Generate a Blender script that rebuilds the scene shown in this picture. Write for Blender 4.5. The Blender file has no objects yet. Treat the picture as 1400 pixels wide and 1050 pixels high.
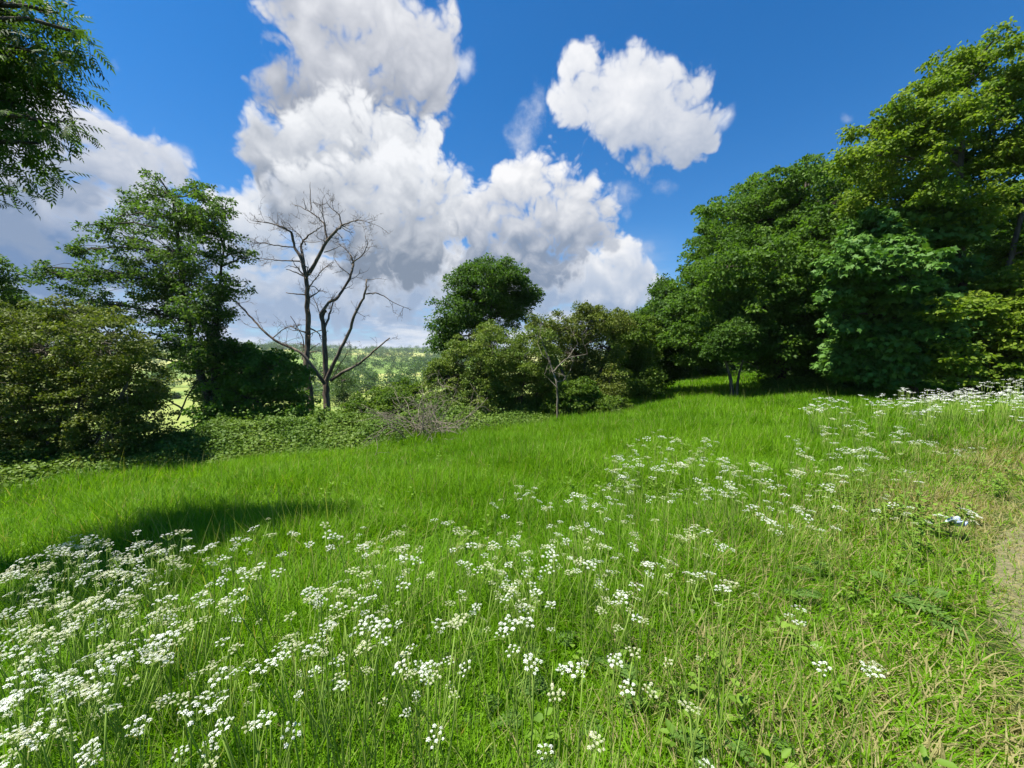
import bpy, math, random
import numpy as np

S = bpy.context.scene
COL = S.collection
RNG = np.random.default_rng(7)
random.seed(7)

# ------------------------------------------------------------------ ground height (used by the camera as well)
def sstep(a, b, x):
    t = np.clip((x - a) / (b - a), 0, 1)
    return t * t * (3 - 2 * t)

def ground(x, y):
    x = np.asarray(x, float); y = np.asarray(y, float)
    z = 0.06 * 25 * np.tanh(x / 25) - 0.055 * 40 * np.tanh(y / 40)
    d1 = (x + 8) * -0.581 + (y - 6) * 0.814
    d2 = (0.42 * y + 1.0 - x) * 0.9
    k = 6.0                                                   # soft minimum of the two
    d = -k * np.logaddexp(-d1 / k, -d2 / k)
    dd = np.maximum(d - 1.0, 0)
    z = z - 13 * (1 - np.exp(-(dd ** 1.5) / (dd ** 0.5 * 50 + 60)))
    z = z + 23 * sstep(120, 900, d)
    r = np.hypot(x, y)
    far = sstep(150, 600, r)
    z = z + far * (3.5 * np.sin(x / 130 + 1.0) * np.cos(y / 170) + 2.0 * np.sin(x / 57 + y / 71))
    near = 1 - sstep(20, 60, r)
    z = z + near * 0.03 * (np.sin(x * 1.3 + 0.4) * np.cos(y * 1.1) + 0.7 * np.sin(x * 0.6 - y * 0.8))
    return z

# ------------------------------------------------------------------ camera
FPX = 526.0
PITCH = math.radians(5.0)
CAMZ = 1.5 + float(ground(0, 0))
cam_d = bpy.data.cameras.new('camera')
cam_d.sensor_width = 36.0
cam_d.lens = 36.0 * FPX / 1400.0
cam_d.clip_start = 0.05
cam_d.clip_end = 20000
cam = bpy.data.objects.new('camera', cam_d)
COL.objects.link(cam)
cam.location = (0, 0, CAMZ)
cam.rotation_euler = (math.radians(90) - PITCH, 0, 0)
S.camera = cam

# ------------------------------------------------------------------ light and exposure
SUN_AZ = math.radians(-100)      # from +Y, positive to the right
SUN_EL = math.radians(65)
SUNV = np.array([math.sin(SUN_AZ) * math.cos(SUN_EL), math.cos(SUN_AZ) * math.cos(SUN_EL), math.sin(SUN_EL)])
sun_d = bpy.data.lights.new('sun', 'SUN')
sun_d.energy = 5.0
sun_d.angle = math.radians(0.53)
sun_d.color = (1.0, 0.95, 0.86)
sun = bpy.data.objects.new('sun', sun_d)
COL.objects.link(sun)
from mathutils import Vector, Matrix
sun.rotation_euler = Vector((-SUNV[0], -SUNV[1], -SUNV[2])).to_track_quat('-Z', 'Y').to_euler()
sun.location = (-10, 10, 30)
S.view_settings.view_transform = 'Standard'
S.view_settings.look = 'None'
S.view_settings.gamma = 1.0
S.view_settings.exposure = 1.2
S.render.engine = 'CYCLES'
S.cycles.max_bounces = 6
S.cycles.diffuse_bounces = 3
S.cycles.glossy_bounces = 2
S.cycles.transmission_bounces = 4
S.cycles.transparent_max_bounces = 4
S.cycles.caustics_reflective = False
S.cycles.caustics_refractive = False
S.cycles.use_denoising = True

# ------------------------------------------------------------------ pixel <-> world measuring helpers (1400 px wide photograph)
def pdir(px, py):
    a = (px - 700) / FPX; b = (525 - py) / FPX
    c, s = math.cos(PITCH), math.sin(PITCH)
    return np.array([a, c + b * s, -s + b * c])

def P(px, py, Y):
    d = pdir(px, py)
    return np.array([0, 0, CAMZ]) + d * (Y / d[1])

def G(px, py, h=0.0):
    d = pdir(px, py); d = d / np.linalg.norm(d)
    t = 0.3; prev = t
    while t < 6000:
        p = np.array([0, 0, CAMZ]) + d * t
        if p[2] < ground(p[0], p[1]) + h: break
        prev = t; t *= 1.02
    lo, hi = prev, t
    for _ in range(30):
        m = (lo + hi) / 2
        p = np.array([0, 0, CAMZ]) + d * m
        if p[2] < ground(p[0], p[1]) + h: hi = m
        else: lo = m
    p = np.array([0, 0, CAMZ]) + d * hi
    p[2] = float(ground(p[0], p[1]))
    return p

# ------------------------------------------------------------------ node helper
class NG:
    def __init__(s, tree): s.t = tree
    def n(s, typ, **kw):
        nd = s.t.nodes.new(typ)
        for k, v in kw.items(): setattr(nd, k, v)
        return nd
    def put(s, sock, v):
        if isinstance(v, bpy.types.NodeSocket): s.t.links.new(v, sock)
        elif v is not None: sock.default_value = v
    def m(s, op, a, b=None, c=None, clamp=False):
        nd = s.n('ShaderNodeMath', operation=op, use_clamp=clamp)
        s.put(nd.inputs[0], a); s.put(nd.inputs[1], b); s.put(nd.inputs[2], c)
        return nd.outputs[0]
    def v(s, op, a, b=None, sc=None):
        nd = s.n('ShaderNodeVectorMath', operation=op)
        s.put(nd.inputs[0], a)
        if b is not None: s.put(nd.inputs[1], b)
        if sc is not None: s.put(nd.inputs['Scale'], sc)
        return nd.outputs['Value'] if op in ('DISTANCE', 'LENGTH', 'DOT_PRODUCT') else nd.outputs['Vector']
    def mr(s, x, a, b, c=0.0, d=1.0, smooth=True):
        nd = s.n('ShaderNodeMapRange', interpolation_type='SMOOTHSTEP' if smooth else 'LINEAR')
        s.put(nd.inputs[0], x)
        for i, q in enumerate((a, b, c, d)): s.put(nd.inputs[i + 1], q)
        return nd.outputs[0]
    def mix(s, f, a, b, mode='MIX'):
        nd = s.n('ShaderNodeMix', data_type='RGBA', blend_type=mode)
        s.put(nd.inputs[0], f); s.put(nd.inputs[6], a); s.put(nd.inputs[7], b)
        return nd.outputs[2]
    def noise(s, vec, scale, detail=2.0, rough=0.5, typ='FBM'):
        nd = s.n('ShaderNodeTexNoise')
        if vec is not None: s.put(nd.inputs['Vector'], vec)
        nd.inputs['Scale'].default_value = scale; nd.inputs['Detail'].default_value = detail
        nd.inputs['Roughness'].default_value = rough
        return nd

def rgb(r, g, b): return (r, g, b, 1.0)

# ------------------------------------------------------------------ sky: Nishita sky with procedural cumulus
SKYS = 0.08
EXPO = 2 ** 1.2
def scol(r, g_, b_):                         # display colour -> light the sky gives at this exposure
    f = lambda c: (c / 255 / 12.92 if c < 10 else ((c / 255 + .055) / 1.055) ** 2.4) / EXPO
    return np.array([f(r), f(g_), f(b_)])
# cumulus, far ones first: directions and sizes of the heaps, height of base and of top, lit and shaded colour
CLOUDS = [
 dict(b=[(-60, 300, 90), (20, 310, 60), (90, 305, 50), (150, 300, 48), (215, 300, 44), (265, 315, 36), (60, 345, 60), (180, 340, 50), (300, 345, 40)], top=262, base=352, lit=(226, 230, 238), sh=(118, 146, 186)),
 dict(b=[(15, 165, 58), (75, 165, 55), (50, 215, 70), (125, 188, 52), (150, 230, 58), (195, 220, 42), (232, 238, 30), (5, 250, 60), (100, 260, 52), (180, 262, 40), (-70, 220, 110)], top=128, base=300, lit=(238, 240, 246), sh=(138, 158, 188)),
 dict(b=[(430, 20, 62), (510, 35, 75), (578, 60, 48), (590, 95, 40), (455, 95, 70), (395, 110, 34), (555, 140, 62), (495, 150, 56), (600, 130, 26), (430, 150, 50)], top=-30, base=215, lit=(232, 234, 240), sh=(140, 150, 168)),
 dict(b=[(345, 280, 30), (335, 300, 38), (372, 305, 40), (410, 310, 44), (350, 340, 44), (400, 350, 50)], top=250, base=372, lit=(246, 248, 252), sh=(170, 186, 208)),
 dict(b=[(382, 200, 36), (400, 225, 44), (440, 190, 46), (470, 235, 62), (525, 195, 48), (560, 195, 40), (590, 185, 22), (540, 240, 60), (370, 180, 20), (420, 260, 45)], top=158, base=292, lit=(244, 246, 250), sh=(142, 154, 172)),
 dict(b=[(600, 370, 48), (560, 385, 52), (520, 375, 40), (640, 390, 46), (690, 400, 40), (740, 395, 38), (770, 385, 30), (805, 385, 36), (845, 375, 34), (872, 392, 32), (892, 398, 18), (830, 405, 36), (460, 390, 50), (400, 395, 46), (340, 400, 44)], top=338, base=432, lit=(246, 247, 250), sh=(158, 178, 206)),
 dict(b=[(385, 290, 26), (440, 280, 44), (490, 262, 46), (540, 252, 44), (590, 248, 40), (620, 252, 30), (600, 285, 52), (540, 300, 62), (470, 310, 56), (635, 300, 30), (500, 340, 50), (570, 335, 48)], top=218, base=368, lit=(246, 248, 252), sh=(132, 146, 166)),
 dict(b=[(698, 252, 28), (720, 246, 30), (748, 256, 36), (780, 272, 38), (804, 292, 30), (810, 322, 26), (690, 285, 36), (735, 290, 52), (775, 318, 46), (720, 335, 48), (670, 315, 34), (660, 345, 34), (775, 345, 34)], top=222, base=376, lit=(252, 252, 254), sh=(136, 152, 176)),
 dict(b=[(785, 92, 26), (808, 78, 22), (858, 92, 26), (826, 112, 42), (872, 122, 44), (920, 112, 36), (948, 104, 18), (800, 140, 34), (850, 160, 48), (905, 165, 48), (945, 180, 34), (968, 188, 16), (890, 205, 32), (880, 222, 18), (925, 200, 28)], top=60, base=262, lit=(246, 247, 251), sh=(172, 184, 204)),
 dict(b=[(714, 155, 17), (706, 178, 15), (730, 146, 9), (697, 184, 9), (848, 274, 14), (852, 290, 8), (883, 355, 12), (880, 366, 9), (634, 96, 9), (160, 82, 8), (370, 250, 10), (250, 215, 9), (905, 262, 9), (985, 160, 8), (1160, 150, 6)], top=60, base=420, lit=(226, 232, 244), sh=(190, 204, 228), thin=1),
]
world = bpy.data.worlds.new('World')
S.world = world
world.use_nodes = True
wt = world.node_tree
wt.nodes.clear()
w = NG(wt)
tc = w.n('ShaderNodeTexCoord')
dirv = w.v('NORMALIZE', tc.outputs['Generated'])
upv = w.v('ADD', dirv, (-0.012, 0.0, 0.03))
wn = w.noise(dirv, 6.5, 2.0, 0.55)
warp = w.v('SCALE', w.v('SUBTRACT', wn.outputs['Color'], (0.5, 0.5, 0.5)), sc=0.075)
wv = w.v('ADD', dirv, warp)
wvu = w.v('ADD', wv, (-0.012, 0.0, 0.03))
def billow(v, sc, amp):
    n_ = w.noise(v, sc, 0.0)
    return w.m('MULTIPLY', w.m('ABSOLUTE', w.m('MULTIPLY_ADD', n_.outputs['Fac'], 2.0, -1.0)), amp)
bA = w.m('ADD', w.m('ADD', billow(wv, 9.0, 0.75), billow(wv, 19.0, 0.50)), w.m('ADD', billow(wv, 41.0, 0.32), billow(wv, 87.0, 0.16)))
bU = w.m('ADD', billow(wvu, 9.0, 0.75), billow(wvu, 19.0, 0.50))
fbm = w.noise(dirv, 10.0, 7.0, 0.62)
ruff = w.m('ADD', w.m('MULTIPLY_ADD', fbm.outputs['Fac'], 1.15, -0.62), w.m('ADD', bA, -0.42))
emb = w.m('SUBTRACT', w.m('ADD', bA, -0.08), bU)                # bumps that face the light
sky = w.n('ShaderNodeTexSky', sky_type='NISHITA')
sky.sun_disc = False
sky.sun_elevation = SUN_EL
sky.sun_rotation = SUN_AZ
sky.altitude = 400
sky.air_density = 1.0; sky.dust_density = 0.2; sky.ozone_density = 3.0
sepd = w.n('ShaderNodeSeparateXYZ'); w.put(sepd.inputs[0], dirv)
dz = sepd.outputs[2]
tintc = w.mix(w.mr(dz, 0.02, 0.6), rgb(0.34, 0.62, 0.82), rgb(0.135, 0.57, 0.90))
colr = w.mix(1.0, sky.outputs['Color'], tintc, 'MULTIPLY')
# low broken layer towards the horizon
mpl = w.n('ShaderNodeMapping'); mpl.inputs['Scale'].default_value = (4.0, 4.0, 17.0); w.put(mpl.inputs['Vector'], dirv)
lay = w.noise(mpl.outputs[0], 1.6, 6.0, 0.6)
lmask = w.m('MULTIPLY', w.mr(dz, 0.30, 0.08), w.mr(sepd.outputs[0], 0.42, 0.22))
la = w.m('MULTIPLY', w.mr(lay.outputs['Fac'], 0.36, 0.50), lmask)
lcol = w.mix(w.mr(lay.outputs['Fac'], 0.42, 0.66), rgb(*(scol(160, 184, 216) / SKYS)), rgb(*(scol(222, 229, 240) / SKYS)))
colr = w.mix(w.m('MULTIPLY', lmask, 0.65), colr, rgb(*(scol(168, 194, 226) / SKYS)))
colr = w.mix(la, colr, lcol)
def field(c, v):
    cur = None
    for (cx, cy, cr) in c['b']:
        d0 = pdir(cx, cy); d0 = d0 / np.linalg.norm(d0)
        e = (pdir(cx + cr, cy) / np.linalg.norm(pdir(cx + cr, cy)) - d0); f = (pdir(cx, cy + cr) / np.linalg.norm(pdir(cx, cy + cr)) - d0)
        rad = math.sqrt(np.linalg.norm(e) * np.linalg.norm(f)) * (1.42 if not c.get('thin') else 2.3)
        dist = w.v('DISTANCE', v, tuple(float(q) for q in d0))
        val = w.m('MULTIPLY_ADD', dist, -1.0 / rad, 1.0)
        cur = val if cur is None else w.m('SMOOTH_MAX', cur, val, 0.10)
    return cur
for c in CLOUDS:
    f0 = w.m('MINIMUM', field(c, wv), 0.62)
    den = w.m('ADD', f0, ruff if not c.get('thin') else w.m('MULTIPLY_ADD', fbm.outputs['Fac'], 3.0, -1.62))
    al = w.mr(den, -0.05, 0.40 if not c.get('thin') else 1.3)
    mx = float(np.mean([q_[0] for q_ in c['b']])); z1 = pdir(mx, c['top']); z1 = z1[2] / np.linalg.norm(z1); z0 = pdir(mx, c['base']); z0 = z0[2] / np.linalg.norm(z0)
    hgt = w.m('DIVIDE', w.m('SUBTRACT', w.m('MULTIPLY_ADD', fbm.outputs['Fac'], 0.16, dz), z0 + 0.08), z1 - z0)
    rim = w.mr(den, 0.45, 0.05)
    lit = w.m('ADD', w.m('MULTIPLY_ADD', hgt, 1.0, -0.16), w.m('ADD', w.m('MULTIPLY', emb, 0.60), w.m('MULTIPLY', rim, 0.24)))
    cc_ = w.mix(w.mr(lit, -0.05, 0.95, smooth=False), rgb(*(scol(*c['sh']) / SKYS)), rgb(*(scol(*c['lit']) / SKYS)))
    colr = w.mix(al, colr, cc_)
bg = w.n('ShaderNodeBackground')
w.put(bg.inputs['Color'], colr); bg.inputs['Strength'].default_value = SKYS
wo = w.n('ShaderNodeOutputWorld')
wt.links.new(bg.outputs[0], wo.inputs['Surface'])
world.cycles.sampling_method = 'NONE'

# ------------------------------------------------------------------ mesh building
class Buf:
    def __init__(s): s.V = []; s.F = []; s.A = []; s.n = 0; s.M = []
    def add(s, V, faces, attr=0.5, mat=0):
        V = np.asarray(V, float).reshape(-1, 3)
        s.V.append(V)
        a = np.empty(len(V)); a[:] = attr; s.A.append(a)
        for F in (faces if isinstance(faces, list) else [faces]):
            s.F.append((np.asarray(F, int) + s.n, mat))
        s.n += len(V)
    def mesh(s, name, mats, smooth=False, off=None):
        me = bpy.data.meshes.new(name)
        V = np.concatenate(s.V) if s.V else np.zeros((0, 3))
        if off is not None: V = V - np.asarray(off)
        nl = sum(F.size for F, _ in s.F); nf = sum(len(F) for F, _ in s.F)
        me.vertices.add(len(V)); me.vertices.foreach_set('co', V.astype(np.float32).ravel())
        me.loops.add(nl); me.polygons.add(nf)
        me.loops.foreach_set('vertex_index', np.concatenate([F.ravel() for F, _ in s.F]).astype(np.int32))
        tot = np.concatenate([np.full(len(F), F.shape[1]) for F, _ in s.F])
        st = np.concatenate([[0], np.cumsum(tot)[:-1]])
        me.polygons.foreach_set('loop_start', st.astype(np.int32))
        me.polygons.foreach_set('material_index', np.concatenate([np.full(len(F), m) for F, m in s.F]).astype(np.int32))
        if smooth: me.polygons.foreach_set('use_smooth', np.ones(nf, bool))
        at = me.attributes.new('rnd', 'FLOAT', 'POINT')
        at.data.foreach_set('value', np.concatenate(s.A).astype(np.float32))
        for m in (mats if isinstance(mats, (list, tuple)) else [mats]): me.materials.append(m)
        me.update(calc_edges=True); me.validate()
        return me

def obj(name, me, parent=None, loc=None):
    o = bpy.data.objects.new(name, me)
    COL.objects.link(o)
    if parent is not None: o.parent = parent
    if loc is not None: o.location = [float(q) for q in loc]
    return o

def tag(o, label=None, cat=None, group=None, kind=None):
    if label: o['label'] = label
    if cat: o['category'] = cat
    if group: o['group'] = group
    if kind: o['kind'] = kind
    return o

def empty(name, loc, label, cat, group=None):
    o = obj(name, None, None, loc)
    o.empty_display_size = 0.3
    return tag(o, label, cat, group)

def tube(buf, pts, r0, r1=None, sides=6, attr=0.5, mat=0, rad=None, wob=0.0):
    pts = np.asarray(pts, float); n = len(pts)
    if rad is None:
        rad = np.linspace(r0, r0 if r1 is None else r1, n)
    T = np.gradient(pts, axis=0); T /= np.linalg.norm(T, axis=1)[:, None] + 1e-9
    ref = np.array([0.31, 0.87, 0.2]) if abs(T[:, 2]).mean() > 0.7 else np.array([0.05, 0.1, 1.0])
    A = np.cross(T, ref); A /= np.linalg.norm(A, axis=1)[:, None] + 1e-9
    B = np.cross(T, A)
    th = np.arange(sides) * 2 * math.pi / sides
    rr = np.asarray(rad)[:, None] * (1 + wob * RNG.normal(0, 1, (n, sides)))
    V = pts[:, None, :] + rr[:, :, None] * (np.cos(th)[None, :, None] * A[:, None, :] + np.sin(th)[None, :, None] * B[:, None, :])
    i = np.arange(n - 1)[:, None] * sides; j = np.arange(sides)[None, :]; k = (j + 1) % sides
    F = np.stack([i + j, i + k, i + sides + k, i + sides + j], -1).reshape(-1, 4)
    V = np.concatenate([V.reshape(-1, 3), pts[-1:]])
    e = (n - 1) * sides
    cap = np.stack([e + j[0], e + k[0], np.full(sides, n * sides)], -1)
    buf.add(V, [F, cap], attr, mat)

def smooth_path(pts, sub=4, jit=0.0):
    pts = np.asarray(pts, float)
    if len(pts) < 3: 
        t = np.linspace(0, 1, sub + 1)[:, None]
        out = pts[0] * (1 - t) + pts[-1] * t
    else:
        q = np.concatenate([[2 * pts[0] - pts[1]], pts, [2 * pts[-1] - pts[-2]]])
        out = []
        for i in range(1, len(q) - 2):
            for t in np.linspace(0, 1, sub, endpoint=False):
                a, b, c, d = q[i - 1], q[i], q[i + 1], q[i + 2]
                out.append(0.5 * ((2 * b) + (c - a) * t + (2 * a - 5 * b + 4 * c - d) * t * t + (3 * b - a - 3 * c + d) * t ** 3))
        out.append(pts[-1]); out = np.array(out)
    if jit:
        out[1:-1] += RNG.normal(0, jit, out[1:-1].shape)
    return out

def bez(a, b, up=0.2, n=6, jit=0.0):
    a = np.asarray(a); b = np.asarray(b)
    L = np.linalg.norm(b - a)
    c = (a + b) / 2 + np.array([0, 0, up * L]) + RNG.normal(0, 0.06 * L, 3)
    t = np.linspace(0, 1, n)[:, None]
    out = a * (1 - t) ** 2 + 2 * c * t * (1 - t) + b * t ** 2
    if jit: out[1:-1] += RNG.normal(0, jit * L, out[1:-1].shape)
    return out

# leaf templates: along, across, out of plane ; faces
TPL = {
 'oval': (np.array([(0, 0, 0), (.45, .5, .10), (1, 0, -.08), (.45, -.5, .10)], float), [np.array([[0, 1, 2, 3]])]),
 'round': (np.array([(0, 0, 0), (.25, .46, .07), (.7, .42, .04), (1, 0, -.10), (.7, -.42, .04), (.25, -.46, .07)], float), [np.array([[0, 1, 2, 3], [0, 3, 4, 5]])]),
 'palm': (np.array([(0, 0, 0), (-.08, .30, -.03), (.22, .26, .03), (.42, .56, -.08), (.56, .22, .03), (1, 0, -.14),
                    (.56, -.22, .03), (.42, -.56, -.08), (.22, -.26, .03), (-.08, -.30, -.03)], float),
          [np.array([[0, 1, 2], [0, 2, 4], [2, 3, 4], [0, 4, 5], [0, 5, 6], [0, 6, 8], [6, 7, 8], [0, 8, 9]])]),
}
def _pinnate():
    V = []; F = []
    def leaflet(base, ang, L, W, z):
        n = len(V); c, s = math.cos(ang), math.sin(ang)
        for (a, b, k) in ((0, 0, 0), (.4, .5, .02), (1, 0, -.06), (.4, -.5, .02)):
            V.append((base + c * a * L - s * b * W, s * a * L + c * b * W, z * a + k))
        F.append((n, n + 1, n + 2, n + 3))
    for i in range(5):
        b = 0.22 + i * 0.14
        for sg in (1, -1): leaflet(b, sg * 1.0, 0.30 - 0.02 * i, 0.085, -.05)
    leaflet(0.86, 0, 0.30, 0.09, -.05)
    n = len(V)
    V.extend([(0, .008, 0), (0.9, .005, 0), (0.9, -.005, 0), (0, -.008, 0)]); F.append((n, n + 1, n + 2, n + 3))
    return np.array(V, float), [np.array(F)]
TPL['pinnate'] = _pinnate()

def leaves(buf, C, D, N, L, W, tpl, attr, mat=0):
    """C origins, D tip directions, N normals, L lengths, W widths"""
    T, faces = TPL[tpl]
    D = D / (np.linalg.norm(D, axis=1)[:, None] + 1e-9)
    Sd = np.cross(N, D); Sd /= np.linalg.norm(Sd, axis=1)[:, None] + 1e-9
    Nn = np.cross(D, Sd)
    n = len(C); k = len(T)
    L = np.broadcast_to(L, (n,)); W = np.broadcast_to(W, (n,))
    V = (C[:, None, :] + T[None, :, 0, None] * (L[:, None, None] * D[:, None, :])
         + T[None, :, 1, None] * (W[:, None, None] * Sd[:, None, :]) + T[None, :, 2, None] * (L[:, None, None] * Nn[:, None, :]))
    base = (np.arange(n) * k)[:, None, None]
    FF = [(base + f[None]).reshape(-1, f.shape[1]) for f in faces]
    buf.add(V.reshape(-1, 3), FF, np.repeat(np.broadcast_to(attr, (n,)), k), mat)

def unit(v): return v / (np.linalg.norm(v, axis=-1, keepdims=True) + 1e-9)

def clump_leaves(buf, cc, per, crad, flat, L, W, tpl, up=0.5, outw=0.5, rnd=1.0, droop=0.25, sag=0.35, crnd=None, lenvar=0.25, shell=0.0):
    """leaves round every clump centre cc (n,3)"""
    n = len(cc)
    idx = np.repeat(np.arange(n), per)
    m = len(idx)
    q = unit(RNG.normal(0, 1, (m, 3))) * (RNG.random((m, 1)) ** (0.45 if not shell else shell))
    cr = (np.broadcast_to(crad, (n,)) * RNG.uniform(0.7, 1.25, n))[idx][:, None]
    off = q * cr * np.array([1, 1, flat])
    rr = np.hypot(off[:, 0], off[:, 1])
    off[:, 2] -= sag * rr ** 2 / cr[:, 0]
    C = cc[idx] + off
    D = unit(off * np.array([1, 1, 0.4]) + RNG.normal(0, 0.5, (m, 3)) * cr) + np.array([0, 0, -droop])
    N = np.array([0, 0, up]) + outw * unit(off) + RNG.normal(0, rnd * 0.6, (m, 3))
    ca = RNG.random(n) if crnd is None else crnd
    at = np.clip(ca[idx] * 0.6 + RNG.random(m) * 0.4, 0, 1)
    sc = RNG.uniform(1 - lenvar, 1 + lenvar, m)
    leaves(buf, C, D, N, L * sc, W * sc, tpl, at)

def blob_world(blobs, Y):
    """blobs measured on the photo (x, y, r[, depth offset]) -> centres, radii in metres"""
    c = []; r = []
    for b in blobs:
        dy = b[3] if len(b) > 3 else RNG.normal(0, 0.045) * Y
        c.append(P(b[0], b[1], Y + dy)); r.append(b[2] / FPX * (Y + dy))
    return np.array(c), np.array(r)

def sample_clumps(bc, br, n, inner=0.5, zs=0.9, out=1.05):
    w_ = br ** 1.8; w_ /= w_.sum()
    bi = RNG.choice(len(bc), n, p=w_)
    q = unit(RNG.normal(0, 1, (n, 3)))
    rr = br[bi] * (inner + (out - inner) * RNG.random(n) ** 0.6)
    p = bc[bi] + q * rr[:, None] * np.array([1, 1, zs])
    gz = ground(p[:, 0], p[:, 1])
    p[:, 2] = np.maximum(p[:, 2], gz + 0.15)
    return p, bi

def woody(name, label, cat, base, Y, blobs, leafmat, barkmat, trunks=(), nclump=200, per=60, crad=0.4, flat=0.5, L=0.08, W=0.05,
          tpl='oval', inner=0.45, trunk_r=0.12, group=None, twig_share=0.6, limb_r=None, depth_fill=1.0, bare=(), nbare=0, cname='crown', tname='trunk',
          twig_r=0.010, zs=0.9, out=1.05, dense=1.7, sprigs=.22, **kw):
    """a tree or bush: an Empty at its foot > trunk (with limbs and twigs), crown. trunks: lists of photo points, first at the foot."""
    nclump = int(nclump * dense); per = int(per * 1.25); L *= 1.12; W *= 1.12
    base = np.asarray(base, float)
    root = empty(name, base, label, cat, group)
    bc, br = blob_world(blobs, Y)
    tb = Buf(); cb = Buf()
    paths = []
    for tr in trunks:
        pts = [P(q[0], q[1], Y + (q[2] if len(q) > 2 else 0)) for q in tr]
        if tr is trunks[0] or np.linalg.norm(pts[0] - base) < 0.8:
            pts[0] = base + np.array([pts[0][0] - base[0], 0, -0.15])
        pa = smooth_path(pts, 5, trunk_r * 0.06)
        paths.append(pa)
        n_ = len(pa); rad = trunk_r * (np.linspace(1, 0.22, n_) + 0.35 * np.exp(-np.arange(n_) / 1.6))
        if tr is not trunks[0]: rad = rad * 0.75
        tube(tb, pa, 0, rad=rad, sides=9, wob=0.05)
    if not paths:
        cen = bc.mean(0)
        for k in range(4):
            a = base + np.append(RNG.normal(0, 0.12, 2), -0.1)
            b = bc[RNG.integers(len(bc))]
            pa = bez(a, b, -0.1, 8, 0.01); paths.append(pa)
            tube(tb, pa, trunk_r, trunk_r * 0.3, 6, wob=0.05)
    allp = np.concatenate(paths)
    limbs = []
    for c, r in zip(bc, br):
        dd = np.linalg.norm(allp - c, axis=1) + 1.2 * np.maximum(allp[:, 2] - c[2] + 0.25 * r, 0)
        s_ = allp[np.argmin(dd)]
        pa = bez(s_, c, 0.08, 7, 0.012)
        lr = limb_r or trunk_r * 0.35
        tube(tb, pa, lr, lr * 0.35, 5)
        limbs.append(pa)
    cc, bi = sample_clumps(bc, br, nclump, inner, zs, out)
    ns = int(nclump * sprigs)
    c2, b2 = sample_clumps(bc, br, ns, 1.0, zs, 1.38)
    cc = np.concatenate([cc, c2]); bi = np.concatenate([bi, b2])
    crad = np.concatenate([np.full(nclump, crad), np.full(ns, crad * .62)])
    for k in np.flatnonzero(RNG.random(len(cc)) < twig_share):
        pa = limbs[bi[k]]
        s_ = pa[RNG.integers(3, len(pa))]
        tube(tb, bez(s_, cc[k], 0.06, 4, 0.02), twig_r, twig_r * 0.4, 4)
    for br_ in bare:
        pts = smooth_path([P(q[0], q[1], Y + (q[2] if len(q) > 2 else 0)) for q in br_['p']], 4, 0.012)
        tube(tb, pts, br_['r'], br_['r'] * 0.4, 5)
    for k in range(nbare):                                    # dead twigs poking out
        j = RNG.integers(len(bc)); q = unit(RNG.normal(0, 1, 3)); q[2] = abs(q[2]) * 0.7
        s_ = bc[j] + q * br[j] * 0.5; e_ = bc[j] + unit(q + RNG.normal(0, .5, 3)) * br[j] * RNG.uniform(1.0, 1.3)
        tube(tb, bez(s_, e_, 0.1, 6, 0.04), 0.011, 0.003, 4, mat=0)
    clump_leaves(cb, cc, per, crad, flat, L, W, tpl, **kw)
    obj(tname, tb.mesh(tname, barkmat, True, base), root)
    obj(cname, cb.mesh(cname, leafmat, False, base), root)
    return root

# ------------------------------------------------------------------ materials
def new_mat(name):
    m = bpy.data.materials.new(name); m.use_nodes = True
    m.node_tree.nodes.clear()
    return m, NG(m.node_tree)

def leaf_mat(name, a, b, c=None, transl=0.44, rough=0.6, spec=0.2, tcol=(1.25, 1.35, 0.55), inst=False, dry=None):
    m, q = new_mat(name)
    at = q.n('ShaderNodeAttribute', attribute_name='rnd')
    f = at.outputs['Fac']
    if inst:
        ai = q.n('ShaderNodeAttribute', attribute_name='tint', attribute_type='INSTANCER')
        f = q.m('ADD', q.m('MULTIPLY', f, 0.5), q.m('MULTIPLY', ai.outputs['Fac'], 0.5))
    ramp = q.n('ShaderNodeValToRGB')
    ramp.color_ramp.elements[0].color = rgb(*a); ramp.color_ramp.elements[1].color = rgb(*b)
    ramp.color_ramp.elements[0].position = 0.1; ramp.color_ramp.elements[1].position = 0.85
    if c:
        e = ramp.color_ramp.elements.new(0.97); e.color = rgb(*c)
    q.put(ramp.inputs[0], f)
    col = ramp.outputs[0]
    if dry is not None:
        ad = q.n('ShaderNodeAttribute', attribute_name='dry', attribute_type='INSTANCER')
        fd = q.m('GREATER_THAN', ad.outputs['Fac'], q.m('ADD', q.m('MULTIPLY', at.outputs['Fac'], 0.9), 0.05))
        col = q.mix(fd, col, rgb(*dry))
    p = q.n('ShaderNodeBsdfPrincipled')
    q.put(p.inputs['Base Color'], col); p.inputs['Roughness'].default_value = rough
    p.inputs['Specular IOR Level'].default_value = spec
    tr = q.n('ShaderNodeBsdfTranslucent')
    q.put(tr.inputs['Color'], q.mix(1.0, col, rgb(*tcol), 'MULTIPLY'))
    mx = q.n('ShaderNodeMixShader'); mx.inputs[0].default_value = transl
    q.t.links.new(p.outputs[0], mx.inputs[1]); q.t.links.new(tr.outputs[0], mx.inputs[2])
    o = q.n('ShaderNodeOutputMaterial'); q.t.links.new(mx.outputs[0], o.inputs[0])
    return m

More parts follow.
